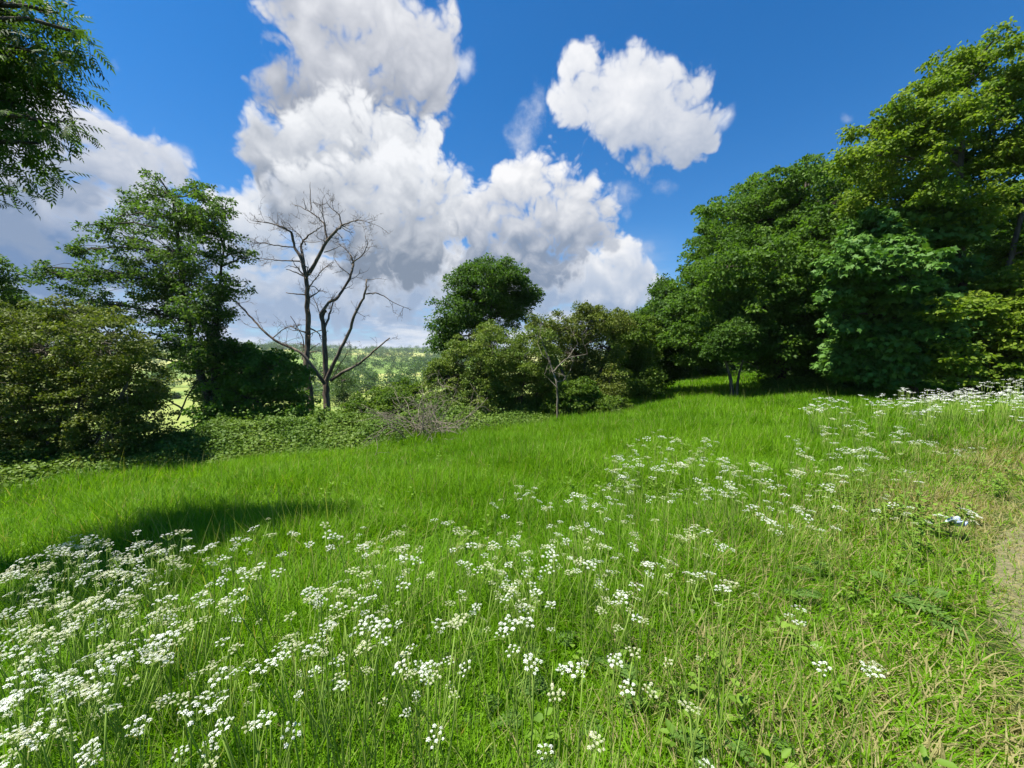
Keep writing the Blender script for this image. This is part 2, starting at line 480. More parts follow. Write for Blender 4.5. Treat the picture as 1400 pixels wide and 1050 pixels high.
def bark_mat(name, a, b, scale=9.0, bump=0.5):
    m, q = new_mat(name)
    t = q.n('ShaderNodeTexCoord')
    mp = q.n('ShaderNodeMapping'); mp.inputs['Scale'].default_value = (1, 1, 0.22)
    q.put(mp.inputs['Vector'], t.outputs['Object'])
    n_ = q.noise(mp.outputs[0], scale, 6, 0.65)
    n2 = q.noise(t.outputs['Object'], 1.6, 3, 0.6)
    f = q.m('ADD', q.m('MULTIPLY', n_.outputs['Fac'], 0.7), q.m('MULTIPLY', n2.outputs['Fac'], 0.3))
    col = q.mix(q.mr(f, 0.36, 0.64), rgb(*a), rgb(*b))
    p = q.n('ShaderNodeBsdfPrincipled'); q.put(p.inputs['Base Color'], col); p.inputs['Roughness'].default_value = 0.9
    p.inputs['Specular IOR Level'].default_value = 0.15
    bp = q.n('ShaderNodeBump'); bp.inputs['Strength'].default_value = bump; bp.inputs['Distance'].default_value = 0.03
    q.put(bp.inputs['Height'], n_.outputs['Fac']); q.put(p.inputs['Normal'], bp.outputs[0])
    o = q.n('ShaderNodeOutputMaterial'); q.t.links.new(p.outputs[0], o.inputs[0])
    return m

M = {}
M['oak'] = leaf_mat('oak_leaf', (0.045, 0.102, 0.012), (0.098, 0.185, 0.022), (0.130, 0.210, 0.030))
M['dark'] = leaf_mat('dark_leaf', (0.034, 0.082, 0.011), (0.076, 0.150, 0.018), (0.110, 0.180, 0.025))
M['maple'] = leaf_mat('maple_leaf', (0.092, 0.170, 0.012), (0.195, 0.270, 0.024), (0.230, 0.290, 0.030), transl=0.45)
M['syc'] = leaf_mat('sycamore_leaf', (0.050, 0.128, 0.020), (0.105, 0.215, 0.034), (0.150, 0.250, 0.045), transl=0.3)
M['haw'] = leaf_mat('hawthorn_leaf', (0.070, 0.105, 0.013), (0.145, 0.178, 0.025), (0.190, 0.190, 0.045), transl=0.3)
M['hawg'] = leaf_mat('hawthorn_green_leaf', (0.072, 0.125, 0.015), (0.150, 0.205, 0.028), (0.210, 0.220, 0.070), transl=0.3)
M['cherry'] = leaf_mat('cherry_leaf', (0.036, 0.084, 0.012), (0.095, 0.165, 0.024), (0.130, 0.190, 0.030))
M['hazel'] = leaf_mat('hazel_leaf', (0.058, 0.140, 0.014), (0.115, 0.215, 0.024), (0.150, 0.240, 0.035))
M['elder'] = leaf_mat('elder_leaf', (0.055, 0.115, 0.012), (0.115, 0.180, 0.020), (0.150, 0.200, 0.030))
M['ash'] = leaf_mat('ash_leaf', (0.032, 0.075, 0.010), (0.085, 0.150, 0.015), (0.120, 0.180, 0.020), transl=0.42)
M['bramble'] = leaf_mat('bramble_leaf', (0.065, 0.130, 0.013), (0.130, 0.205, 0.026), (0.210, 0.250, 0.080), transl=0.25)
M['ivy'] = leaf_mat('ivy_leaf', (0.017, 0.047, 0.007), (0.037, 0.078, 0.011), transl=0.15, rough=0.3)
M['far'] = leaf_mat('far_leaf', (.035, .085, .022), (.085, .140, .030), transl=0.3)
M['grass'] = leaf_mat('grass_blade', (.080, .208, .003), (.200, .370, .013), (.33, .30, .13), transl=0.45, rough=0.55, spec=0.12, tcol=(1.3, 1.3, .5))
M['weed'] = leaf_mat('weed_leaf', (.085, .175, .018), (.17, .28, .03), transl=0.35, inst=True)
M['stalk'] = leaf_mat('flower_stalk', (.20, .31, .05), (.29, .40, .08), transl=0.35)
M['fern'] = leaf_mat('parsley_leaf', (.070, .150, .025), (.12, .21, .04), transl=0.35)
M['petal'] = leaf_mat('white_petal', (.60, .63, .54), (.74, .75, .70), transl=0.25, rough=0.7, spec=0.1, tcol=(1, 1, 1))
M['cream'] = leaf_mat('fading_petal', (.42, .45, .24), (.62, .61, .46), transl=0.25, rough=0.7, spec=0.1, tcol=(1, 1, 1))
M['bark'] = bark_mat('grey_brown_bark', (.045, .038, .030), (.13, .11, .085))
M['barkdark'] = bark_mat('dark_bark', (.030, .026, .020), (.08, .068, .05))
M['deadwood'] = bark_mat('weathered_deadwood', (.062, .046, .034), (.19, .155, .118), 11)
M['paletwig'] = bark_mat('pale_dry_twig', (.10, .085, .06), (.24, .21, .16), 14, 0.2)

# ground
gm, q = new_mat('meadow_ground')
gp = q.n('ShaderNodeNewGeometry'); pos = gp.outputs['Position']
af = q.n('ShaderNodeAttribute', attribute_name='rnd')
nA = q.noise(pos, 2.2, 6, 0.65); nB = q.noise(pos, 0.035, 5, 0.6); nC = q.noise(pos, 0.45, 6, 0.7)
near_c = q.mix(q.mr(nA.outputs['Fac'], .3, .7), rgb(.020, .034, .008), rgb(.055, .085, .018))
vor = q.n('ShaderNodeTexVoronoi', feature='F1'); vor.inputs['Scale'].default_value = 0.0085
q.put(vor.inputs['Vector'], q.v('ADD', pos, q.v('SCALE', nB.outputs['Color'], sc=40.0)))
sepc = q.n('ShaderNodeSeparateColor'); q.put(sepc.inputs[0], vor.outputs['Color'])
fld = q.n('ShaderNodeValToRGB'); cr_ = fld.color_ramp
cr_.elements[0].color = rgb(.17, .23, .055); cr_.elements[1].color = rgb(.31, .32, .10)
for ps, cl in ((.3, (.10, .19, .035)), (.55, (.24, .29, .075)), (.75, (.34, .34, .12))):
    e = cr_.elements.new(ps); e.color = rgb(*cl)
q.put(fld.inputs[0], sepc.outputs[0])
fc = q.mix(q.m('MULTIPLY', q.mr(nC.outputs['Fac'], .48, .64), 0.6), fld.outputs[0], rgb(.085, .145, .03))
vcol = q.mix(q.mr(nB.outputs['Fac'], .46, .60), rgb(.22, .26, .065), rgb(.13, .20, .045))
vcol = q.mix(q.m('MULTIPLY', q.mr(nC.outputs['Fac'], .5, .62), 0.55), vcol, rgb(.10, .16, .035))
ln = q.v('LENGTH', pos)
farc = q.mix(q.mr(ln, 230.0, 300.0), vcol, fc)
gcol = q.mix(q.mr(af.outputs['Fac'], .2, .8), near_c, farc)
p = q.n('ShaderNodeBsdfPrincipled'); q.put(p.inputs['Base Color'], gcol); p.inputs['Roughness'].default_value = 0.95
p.inputs['Specular IOR Level'].default_value = 0.1
bp = q.n('ShaderNodeBump'); bp.inputs['Strength'].default_value = 0.6; bp.inputs['Distance'].default_value = 0.05
q.put(bp.inputs['Height'], nA.outputs['Fac']); q.put(p.inputs['Normal'], bp.outputs[0])
o = q.n('ShaderNodeOutputMaterial'); q.t.links.new(p.outputs[0], o.inputs[0])

pm, q = new_mat('worn_path')
gp = q.n('ShaderNodeNewGeometry'); pos = gp.outputs['Position']
nA = q.noise(pos, 5, 8, 0.7); nB = q.noise(pos, 38, 4, 0.6)
cA = q.mix(q.mr(nA.outputs['Fac'], .35, .65), rgb(.085, .085, .035), rgb(.16, .14, .075))
cB = q.mix(q.m('MULTIPLY', q.mr(nB.outputs['Fac'], .4, .7), 0.6), cA, rgb(.215, .185, .11))
p = q.n('ShaderNodeBsdfPrincipled'); q.put(p.inputs['Base Color'], cB); p.inputs['Roughness'].default_value = 0.95
bp = q.n('ShaderNodeBump'); bp.inputs['Strength'].default_value = 0.8; bp.inputs['Distance'].default_value = 0.02
q.put(bp.inputs['Height'], nB.outputs['Fac']); q.put(p.inputs['Normal'], bp.outputs[0])
o = q.n('ShaderNodeOutputMaterial'); q.t.links.new(p.outputs[0], o.inputs[0])

# ------------------------------------------------------------------ ground sheet and path
def valley_d(x, y):
    d1 = (x + 8) * -0.581 + (y - 6) * 0.814
    d2 = (0.42 * y + 1.0 - x) * 0.9
    return -6.0 * np.logaddexp(-d1 / 6.0, -d2 / 6.0)

rings = np.concatenate([[0], 0.25 * 1.042 ** np.arange(240)]); rings = rings[rings < 4500]
na = 300
th = np.arange(na) * 2 * math.pi / na
X = rings[1:, None] * np.sin(th); Yg = rings[1:, None] * np.cos(th)
gv = np.stack([X, Yg, ground(X, Yg)], -1).reshape(-1, 3)
gv = np.concatenate([[[0, 0, float(ground(0, 0))]], gv])
nr = len(rings) - 1
i = np.arange(nr - 1)[:, None] * na + 1; j = np.arange(na)[None]; k = (j + 1) % na
F4 = np.stack([i + j, i + na + j, i + na + k, i + k], -1).reshape(-1, 4)
F3 = np.stack([np.zeros(na, int), 1 + j[0], 1 + k[0]], -1)
gb = Buf()
fa = sstep(9, 24, valley_d(gv[:, 0], gv[:, 1])) * sstep(18, 40, np.hypot(gv[:, 0], gv[:, 1]))
gb.add(gv, [F4, F3], fa)
tag(obj('ground', gb.mesh('ground', gm, True)), kind='structure', label='grassy hillside falling away into a valley', cat='ground')

PATH = np.array([(1.0, -2.5), (1.6, -0.6), (2.12, 0.75), (3.2, 1.9), (5.65, 3.35), (8.8, 5.0), (13.3, 7.4), (20, 11.0)])
pp = smooth_path(np.c_[PATH, np.zeros(len(PATH))], 14)[:, :2]
def path_dist(x, y):
    q_ = np.stack([np.ravel(x), np.ravel(y)], -1)
    return np.min(np.hypot(q_[:, None, 0] - pp[None, :, 0], q_[:, None, 1] - pp[None, :, 1]), 1)
tn = np.gradient(pp, axis=0); tn /= np.linalg.norm(tn, axis=1)[:, None]
nrm = np.c_[-tn[:, 1], tn[:, 0]]
pb = Buf()
us = np.linspace(-1, 1, 9)
wd = 0.42 + 0.05 * np.sin(np.arange(len(pp)) * 0.31) + 0.03 * np.sin(np.arange(len(pp)) * 0.83)
pv = pp[:, None, :] + nrm[:, None, :] * us[None, :, None] * wd[:, None, None]
pz = ground(pv[..., 0], pv[..., 1]) + 0.010
pv3 = np.concatenate([pv, pz[..., None]], -1).reshape(-1, 3)
i = np.arange(len(pp) - 1)[:, None] * 9; j = np.arange(8)[None]
pb.add(pv3, np.stack([i + j, i + 9 + j, i + 10 + j, i + j + 1], -1).reshape(-1, 4))
tag(obj('path', pb.mesh('path', pm, True)), kind='structure', label='worn dry footpath along the meadow', cat='path')

# ------------------------------------------------------------------ scatter (stuff only)
def scatter(name, pts, rot, scl, pick, attrs, sources, label, cat):
    c = bpy.data.collections.new(name + '_sources')
    for k_, me in enumerate(sources):
        o_ = bpy.data.objects.new('%s_source_%02d' % (name, k_), me); c.objects.link(o_)
    me = bpy.data.meshes.new(name)
    me.vertices.add(len(pts)); me.vertices.foreach_set('co', np.asarray(pts, np.float32).ravel())
    def att(nm, typ, val, key):
        a_ = me.attributes.new(nm, typ, 'POINT'); a_.data.foreach_set(key, val)
    att('rot', 'FLOAT_VECTOR', np.asarray(rot, np.float32).ravel(), 'vector')
    att('scl', 'FLOAT_VECTOR', np.asarray(scl, np.float32).ravel(), 'vector')
    att('pick', 'INT', np.asarray(pick, np.int32), 'value')
    for k_, v_ in attrs.items(): att(k_, 'FLOAT', np.asarray(v_, np.float32), 'value')
    o_ = obj(name, me)
    ng = bpy.data.node_groups.new(name + '_scatter', 'GeometryNodeTree')
    ng.interface.new_socket('Geometry', in_out='INPUT', socket_type='NodeSocketGeometry')
    ng.interface.new_socket('Geometry', in_out='OUTPUT', socket_type='NodeSocketGeometry')
    N_ = ng.nodes; gi_ = N_.new('NodeGroupInput'); go_ = N_.new('NodeGroupOutput')
    ip = N_.new('GeometryNodeInstanceOnPoints'); ci = N_.new('GeometryNodeCollectionInfo')
    ci.inputs['Collection'].default_value = c; ci.inputs['Separate Children'].default_value = True; ci.inputs['Reset Children'].default_value = True
    def na_(nm, dt):
        n_ = N_.new('GeometryNodeInputNamedAttribute'); n_.data_type = dt; n_.inputs['Name'].default_value = nm; return n_.outputs[0]
    lk = ng.links.new
    e2r = N_.new('FunctionNodeEulerToRotation')
    lk(gi_.outputs[0], ip.inputs['Points']); lk(ci.outputs[0], ip.inputs['Instance'])
    ip.inputs['Pick Instance'].default_value = True
    lk(na_('pick', 'INT'), ip.inputs['Instance Index'])
    lk(na_('rot', 'FLOAT_VECTOR'), e2r.inputs[0]); lk(e2r.outputs[0], ip.inputs['Rotation'])
    lk(na_('scl', 'FLOAT_VECTOR'), ip.inputs['Scale'])
    lk(ip.outputs[0], go_.inputs[0])
    md = o_.modifiers.new('scatter', 'NODES'); md.node_group = ng
    tag(o_, label, cat, kind='stuff')
    return o_

def hedge_d(x, y):                     # signed distance past the line where the meadow meets the brambles
    return (x + 8) * -0.581 + (y - 6) * 0.814

def meadow_points(n, r0, r1, amax=72):
    r = np.sqrt(RNG.uniform(r0 ** 2, r1 ** 2, n)); a = np.radians(RNG.uniform(-amax, amax, n))
    return r * np.sin(a), r * np.cos(a)

def patch(x, y, s=1.0): return 0.5 + 0.5 * np.sin(x * .9 / s + 1.3 * np.sin(y * .7 / s)) * np.cos(y * 1.1 / s + 0.8 * np.sin(x * .6 / s))
grass_b = Buf()
def grass_zone(ntuft, per, r0, r1, foot_r, hmin, hmax, wid, lean, curl, segs, turf=False, amax=68, pw=1.0):
    r = (r0 ** pw + (r1 ** pw - r0 ** pw) * RNG.random(ntuft)) ** (1 / pw); a = np.radians(RNG.uniform(-amax, amax, ntuft))
    x = r * np.sin(a); y = r * np.cos(a); d = path_dist(x, y)
    if turf: kp = (d < 1.9) & (RNG.random(ntuft) < np.where(d < .35, .66, .92))
    else: kp = (d > .5) & (RNG.random(ntuft) < np.clip((d - .4) / .7, .1, 1)) & (valley_d(x, y) < 8)
    x, y, d = x[kp], y[kp], d[kp]; nt = len(x)
    hm = np.ones(nt) if turf else np.clip(.34 + (d - .5) * .55, .34, 1) * (.66 + .5 * patch(x, y, .5)) * (.84 + .26 * patch(x + 5, y - 3, 2.0))
    la0 = RNG.random(nt) * 6.283; td = np.clip(.92 - d * .44, .028, .72) * (.4 + 1.2 * patch(x * 1.3 + 3, y * 1.3, .8))
    tt = np.clip(.14 + .48 * patch(x, y, 1.1) + RNG.normal(0, .14, nt), 0, 1)
    i = np.repeat(np.arange(nt), per); nb = len(i)
    q_ = RNG.normal(0, .55, (nb, 2)) * foot_r
    bx = x[i] + q_[:, 0]; by = y[i] + q_[:, 1]
    base = np.c_[bx, by, ground(bx, by) - .015]
    la = la0[i] + RNG.normal(0, 1.1, nb)
    H = RNG.uniform(hmin, hmax, nb) * hm[i]; ln_ = np.abs(RNG.normal(0, lean, nb)); cu = np.abs(RNG.normal(0, curl, nb))
    w_ = wid * RNG.uniform(.55, 1.35, nb)
    at = np.clip(.02 + .55 * tt[i] + .32 * RNG.random(nb), 0, .86)
    at[RNG.random(nb) < td[i]] = 1.0
    tall = RNG.random(nb) < (.009 if not turf else 0)
    H[tall] *= RNG.uniform(1.4, 1.9, tall.sum()); w_[tall] *= .45; cu[tall] *= .3; at[tall] = .93
    ld = np.c_[np.cos(la), np.sin(la), np.zeros(nb)]
    fa_ = la + RNG.normal(1.57, .5, nb); side = np.c_[np.cos(fa_), np.sin(fa_), np.zeros(nb)]
    ts = {3: [0, .42, .76, 1.0], 2: [0, .55, 1.0]}[segs]; ws = {3: [.8, 1, .7, .05], 2: [.85, .9, .06]}[segs]
    rows = []
    for t, wv_ in zip(ts, ws):
        c_ = base + ld * (H * (ln_ * t + cu * t ** 2.5))[:, None]
        c_[:, 2] += H * (t - .42 * np.minimum(cu, 1.6) * t ** 3) / np.sqrt(1 + .6 * ln_ ** 2)
        rows.append(c_ + side * (w_ * wv_ / 2)[:, None]); rows.append(c_ - side * (w_ * wv_ / 2)[:, None])
    k = 2 * (segs + 1)
    F = np.array([[2 * j_, 2 * j_ + 1, 2 * j_ + 3, 2 * j_ + 2] for j_ in range(segs)])
    grass_b.add(np.stack(rows, 1).reshape(-1, 3), ((np.arange(nb) * k)[:, None, None] + F[None]).reshape(-1, 4), np.repeat(at, k))
grass_zone(16500, 20, 0.35, 3.6, .065, .16, .39, .0072, .30, .80, 3, amax=88)
grass_zone(15000, 25, 3.3, 9.0, .12, .17, .38, .0092, .24, .55, 2, pw=1.3)
grass_zone(14000, 22, 8.4, 17.0, .28, .18, .40, .0135, .22, .40, 2, pw=1.3)
grass_zone(9000, 22, 16.0, 42.0, .6, .18, .42, .03, .2, .3, 2, amax=62)
grass_zone(40000, 10, 0.4, 9.0, .09, .04, .13, .0042, .9, .8, 2, turf=True, pw=1.4, amax=92)
grass_me = grass_b.mesh('grass', M['grass'])
tag(obj('grass', grass_me), 'long green meadow grass covering the slope', 'grass', kind='stuff')
grass_b = None

# broad leaved weeds between the grass on the right and along the fringe
def weed(nl, R, L, W, h):
    b = Buf()
    a = RNG.random(nl) * 6.283; el = RNG.uniform(.1, 1.0, nl); z = h * RNG.random(nl)
    C = np.c_[.2 * R * np.cos(a), .2 * R * np.sin(a), z]
    D = np.c_[np.cos(a) * np.cos(el), np.sin(a) * np.cos(el), np.sin(el) * .6]
    leaves(b, C, D, np.c_[-np.cos(a) * .4, -np.sin(a) * .4, np.ones(nl)], L * RNG.uniform(.6, 1.2, nl), W * RNG.uniform(.7, 1.2, nl), 'round', RNG.random(nl))
    tube(b, bez((0, 0, -.02), (RNG.normal(0, .02), RNG.normal(0, .02), h), 0, 4), .003, .0015, 3, .5)
    return b.mesh('weed_plant', M['weed'])
wsrc = [weed(14, .08, .045, .022, .17), weed(24, .08, .040, .028, .26), weed(10, .1, .06, .022, .08), weed(20, .09, .035, .02, .22)]
x, y = meadow_points(5200, .7, 7.0)
dn = patch(x * 1.7 + 2, y * 1.7, .8); d = path_dist(x, y)
kp = (d > .6) & (RNG.random(len(x)) < np.clip(dn * 1.3 - .45, 0, 1) * np.where(x > -0.2, 1.0, .3)); x, y = x[kp], y[kp]
s = RNG.uniform(.6, 1.2, len(x))
scatter('meadow_weeds', np.c_[x, y, ground(x, y)], np.c_[RNG.normal(0, .12, (len(x), 2)), RNG.random(len(x)) * 6.28], np.c_[s, s, s], RNG.integers(0, 4, len(x)),
        {'tint': RNG.random(len(x))}, wsrc, 'low broad leaved weeds among the grass', 'weeds')

# ------------------------------------------------------------------ trees and bushes
def foot(px, py): return G(px, py)
def footY(px, Y):
    x = (P(px, 525, Y))[0]
    return np.array([x, Y, float(ground(x, Y))])

# ash overhanging at the upper left; its trunk stands just outside the frame
ash_base = np.array([-5.9, 3.3, float(ground(-5.9, 3.3))])
ash_blobs = [(25, 25, 36), (80, 18, 24), (10, 85, 36), (50, 70, 28), (18, 140, 30), (62, 168, 18), (0, 190, 24), (52, 196, 13), (0, 225, 10), (95, 42, 8),
             (-70, 60, 90), (-70, 160, 80), (-190, 0, 140), (-170, 160, 110), (-330, 60, 130, -.9), (-420, -20, 110, -.9)]
woody('ash_tree', 'ash tree leaning in from the left edge with drooping feathery leaves', 'tree', ash_base, 3.3, ash_blobs, M['ash'], M['barkdark'],
      trunks=[[(-240, 700), (-235, 400, -.5), (-220, 150, -.4), (-190, -100, -.3)]], nclump=230, per=8, crad=.18, flat=.8, L=.16, W=.135, tpl='pinnate',
      trunk_r=.16, droop=.55, up=.8, rnd=.6, inner=.1, twig_r=.006, twig_share=1.0, limb_r=.03)

woody('cherry_tree', 'tall sparse tree with layered dark green sprays and a leaning ivy-clad trunk', 'tree', footY(300, 13.0), 13.0,
      [(215, 258, 20), (268, 265, 22), (180, 272, 13), (308, 285, 13), (160, 300, 12), (200, 300, 24), (250, 300, 30), (300, 322, 25), (120, 308, 10), (168, 335, 26),
       (230, 342, 32), (285, 352, 32), (330, 345, 10), (108, 345, 15), (62, 365, 13), (92, 382, 24), (140, 375, 28), (200, 385, 34), (258, 392, 38), (308, 392, 20),
       (342, 352, 8), (140, 420, 22), (205, 430, 32), (262, 440, 30), (308, 430, 16), (230, 465, 20), (250, 500, 16), (48, 380, 11), (215, 240, 9), (275, 500, 20), (300, 470, 22), (245, 300, 24), (285, 295, 22), (250, 372, 34), (225, 410, 30), (280, 420, 30), (270, 475, 26), (305, 500, 26), (285, 530, 22), (310, 545, 24), (245, 470, 18), (320, 400, 16)],
      M['cherry'], M['barkdark'],
      trunks=[[(300, 590), (287, 548), (273, 508), (262, 470), (252, 420), (248, 370), (243, 320), (236, 270)], [(296, 575), (293, 500), (296, 450), (300, 400), (306, 340)]],
      dense=1.5, sprigs=.3, nclump=420, per=42, crad=.30, flat=.45, L=.085, W=.045, inner=.1, trunk_r=.15, twig_r=.011, twig_share=.8, limb_r=.035, sag=.2,
      bare=[{'p': [(266, 503), (230, 493), (183, 480), (170, 470)], 'r': .035}, {'p': [(282, 571), (250, 558), (228, 546), (213, 538), (220, 525), (235, 517)], 'r': .035},
            {'p': [(213, 538), (209, 558)], 'r': .012}, {'p': [(242, 575), (255, 545), (268, 522), (280, 508)], 'r': .03}, {'p': [(288, 573), (262, 580), (240, 592), (226, 602)], 'r': .022},
            {'p': [(270, 500), (258, 470), (250, 450)], 'r': .02}, {'p': [(275, 510), (300, 505), (318, 500)], 'r': .015}, {'p': [(184, 452), (215, 458), (250, 470)], 'r': .022}])
cherry = bpy.data.objects['cherry_tree']
ib = Buf(); iv = smooth_path([P(296, 580, 13), P(293, 500, 13), P(296, 450, 13), P(300, 405, 13)], 10)
icc = iv[RNG.integers(0, len(iv), 110)] + RNG.normal(0, .16, (110, 3))
clump_leaves(ib, icc, 40, .18, 1.0, .07, .06, 'round', up=.3, outw=.9)
obj('ivy', ib.mesh('ivy', M['ivy'], False, cherry.location), cherry)

woody('hawthorn_bush', 'big olive hawthorn bush full of dry twigs at the left edge', 'bush', footY(80, 7.6), 7.6,
      [(60, 475, 55), (140, 468, 48), (15, 450, 40), (100, 440, 28), (175, 520, 42), (110, 540, 62), (40, 555, 62), (195, 575, 30), (-40, 520, 80), (150, 590, 42),
       (60, 605, 42), (5, 615, 40), (178, 470, 22), (205, 545, 16), (-60, 610, 60), (120, 430, 18)],
      M['haw'], M['paletwig'], nclump=620, per=80, crad=.20, flat=.45, L=.042, W=.03, inner=.55, trunk_r=.05, twig_r=.006, limb_r=.02, nbare=80, sag=.25)

woody('elder_tree', 'dark leafy tree behind the olive hawthorn at the left edge', 'tree', footY(-30, 12.5), 12.5,
      [(-20, 405, 36), (22, 418, 26), (45, 428, 18), (-14, 360, 14), (-40, 450, 50), (60, 440, 16), (-4, 375, 10)], M['cherry'], M['barkdark'],
      trunks=[[(-30, 640), (-25, 500), (-15, 400), (-8, 345)]], nclump=120, per=60, crad=.35, flat=.4, L=.085, W=.045, trunk_r=.1)

woody('hazel_bush', 'leafy green bush between the leaning tree and the dead tree', 'bush', footY(345, 13.4), 13.4,
      [(330, 505, 28), (372, 508, 28), (345, 545, 40), (302, 535, 28), (395, 545, 26), (405, 512, 16), (312, 575, 32), (362, 578, 28), (300, 490, 18), (350, 490, 16), (318, 480, 12), (408, 570, 18), (338, 478, 9), (385, 488, 10), (290, 560, 18), (330, 598, 22), (385, 590, 20)],
      M['hazel'], M['bark'], sprigs=.4, nclump=240, per=44, crad=.32, flat=.45, L=.09, W=.06, tpl='round', inner=.4, trunk_r=.06, nbare=10)

# ---- the dead tree
DY = 15.0
dbase = footY(436, DY)
droot = empty('dead_tree', dbase, 'bare grey dead tree with two trunks and broken limbs', 'tree')
tb = Buf()
def dl(pts, r0, r1, dz=0.0, name=None, twigs=0, tl=.5):
    n_ = len(pts); dy = np.cumsum(RNG.normal(dz, .10, n_)); dy[0] = 0
    w3 = [P(a, b_, DY + dy[k_]) for k_, (a, b_) in enumerate(pts)]
    pa = smooth_path(w3, 4, 0.010)
    tube(tb, pa, r0, r1, 8 if r0 > .05 else 5, wob=.05)
    for _ in range(twigs * 2):
        k_ = RNG.integers(len(pa) // 4, len(pa)); dv = unit(pa[min(k_ + 1, len(pa) - 1)] - pa[k_ - 1])
        dead_twig(pa[k_], unit(dv + RNG.normal(0, .75, 3)), tl * RNG.uniform(.5, 1.2), max(r1 * .5, .008), 2)
    return pa
def dead_twig(p0, dv, L, r, depth):
    pts = [p0]; d_ = dv
    for _ in range(5):
        d_ = unit(d_ + RNG.normal(0, .22, 3) + np.array([0, 0, .05])); pts.append(pts[-1] + d_ * L / 5)
    tube(tb, np.array(pts), r, r * .35, 4)
    if depth > 0:
        for _ in range(RNG.integers(2, 4)):
            k_ = RNG.integers(2, 6)
            dead_twig(pts[k_], unit(d_ + RNG.normal(0, .8, 3)), L * RNG.uniform(.4, .7), max(r * .55, .005), depth - 1)
dl([(429, 582), (424, 540), (419, 500), (421, 470), (421, 440), (420, 400), (418, 378)], .125, .075, 0, twigs=6, tl=.6)
dl([(418, 378), (411, 352), (403, 338), (398, 318), (386, 311), (372, 306), (352, 302)], .07, .012, -.05, twigs=9)
dl([(398, 318), (388, 312), (378, 307)], .03, .01, .1, twigs=4)
dl([(410, 357), (385, 356), (370, 355), (357, 353)], .028, .008, .1, twigs=4)
dl([(404, 338), (380, 336), (362, 332), (348, 331)], .028, .008, -.1, twigs=6)
dl([(416, 378), (403, 372), (391, 368)], .03, .012); dl([(420, 403), (405, 402), (391, 400)], .03, .014)
dl([(418, 378), (425, 370), (433, 355), (447, 330), (462, 313), (468, 307)], .085, .035, .06, twigs=4)
dl([(447, 330), (444, 308), (440, 303), (430, 293), (412, 283), (402, 280)], .04, .008, .1, twigs=6)
dl([(425, 288), (424, 265), (424, 249)], .022, .006); dl([(418, 286), (415, 270)], .014, .005)
dl([(466, 309), (480, 304), (493, 301), (515, 308)], .03, .006, -.05, twigs=5)
dl([(467, 308), (463, 293), (453, 285), (446, 276)], .03, .008, .1, twigs=5)
dl([(445, 310), (441, 290), (442, 277)], .022, .006, .1, twigs=4)
dl([(418, 378), (414, 350), (412, 335), (419, 324), (430, 316), (438, 311)], .055, .012, .08, twigs=6)
dl([(443, 345), (458, 340), (464, 337)], .02, .006); dl([(415, 330), (430, 331), (444, 330)], .016, .006)
dl([(418, 335), (410, 322), (400, 312)], .022, .006, .05, twigs=4)
dl([(422, 395), (428, 385), (440, 370), (455, 358)], .028, .01, -.1, twigs=5)
dl([(449, 582), (446, 545), (446, 520), (444, 480), (443, 450), (441, 432), (446, 425)], .14, .05, 0, twigs=4)
dl([(443, 450), (439, 430), (450, 414), (460, 408), (470, 394), (478, 380), (483, 362), (480, 350)], .06, .035, .05, twigs=6)
dl([(480, 350), (472, 340), (460, 332)], .026, .008, .1, twigs=4); dl([(481, 360), (494, 350), (502, 335), (499, 322)], .026, .008, -.1, twigs=5)
dl([(478, 376), (465, 365), (457, 355)], .02, .008, .1, twigs=2)
dl([(444, 448), (452, 425), (456, 412)], .045, .02, .1, twigs=4)
dl([(446, 520), (462, 485), (477, 455), (484, 432), (495, 411), (500, 396), (501, 382)], .075, .025, -.06, twigs=3)
dl([(500, 402), (513, 401), (525, 405), (541, 415), (562, 424)], .03, .007, 0, twigs=3)
dl([(452, 520), (472, 507), (490, 498), (510, 481), (533, 462)], .07, .022, -.12, twigs=3)
dl([(444, 525), (432, 508), (415, 485), (396, 475), (376, 465), (360, 452), (345, 435), (328, 418), (318, 408)], .065, .022, -.05, twigs=6, tl=.8)
dl([(372, 463), (388, 450), (412, 444)], .024, .008, .1, twigs=4); dl([(413, 492), (414, 462), (397, 432)], .026, .012, .1)
dl([(442, 440), (432, 415), (425, 395)], .02, .008, .1, twigs=5)
dl([(456, 515), (470, 490), (480, 475)], .02, .006, .1, twigs=5); dl([(424, 575), (421, 555), (417, 530)], .03, .012)
obj('trunk', tb.mesh('trunk', M['deadwood'], True, dbase), droot)

# shrubs right of the dead tree
woody('elder_bush', 'low green elder bush beside the heap of dead twigs', 'bush', footY(520, 11.6), 11.6,
      [(500, 568, 26), (540, 558, 28), (472, 582, 18), (560, 535, 18), (590, 558, 22), (525, 545, 20), (545, 590, 22), (480, 560, 12)], M['elder'], M['bark'],
      nclump=200, per=60, crad=.24, flat=.4, L=.07, W=.035, inner=.4, trunk_r=.04, limb_r=.015, nbare=14)
woody('sallow_bush', 'thin grey-green sapling just right of the dead trunks', 'bush', footY(468, 16.5), 16.5,
      [(470, 520, 13), (462, 545, 12), (476, 540, 12), (465, 505, 9), (485, 555, 10)], M['far'], M['bark'],
      nclump=60, per=40, crad=.3, flat=.5, L=.06, W=.025, inner=.2, trunk_r=.035, limb_r=.015)

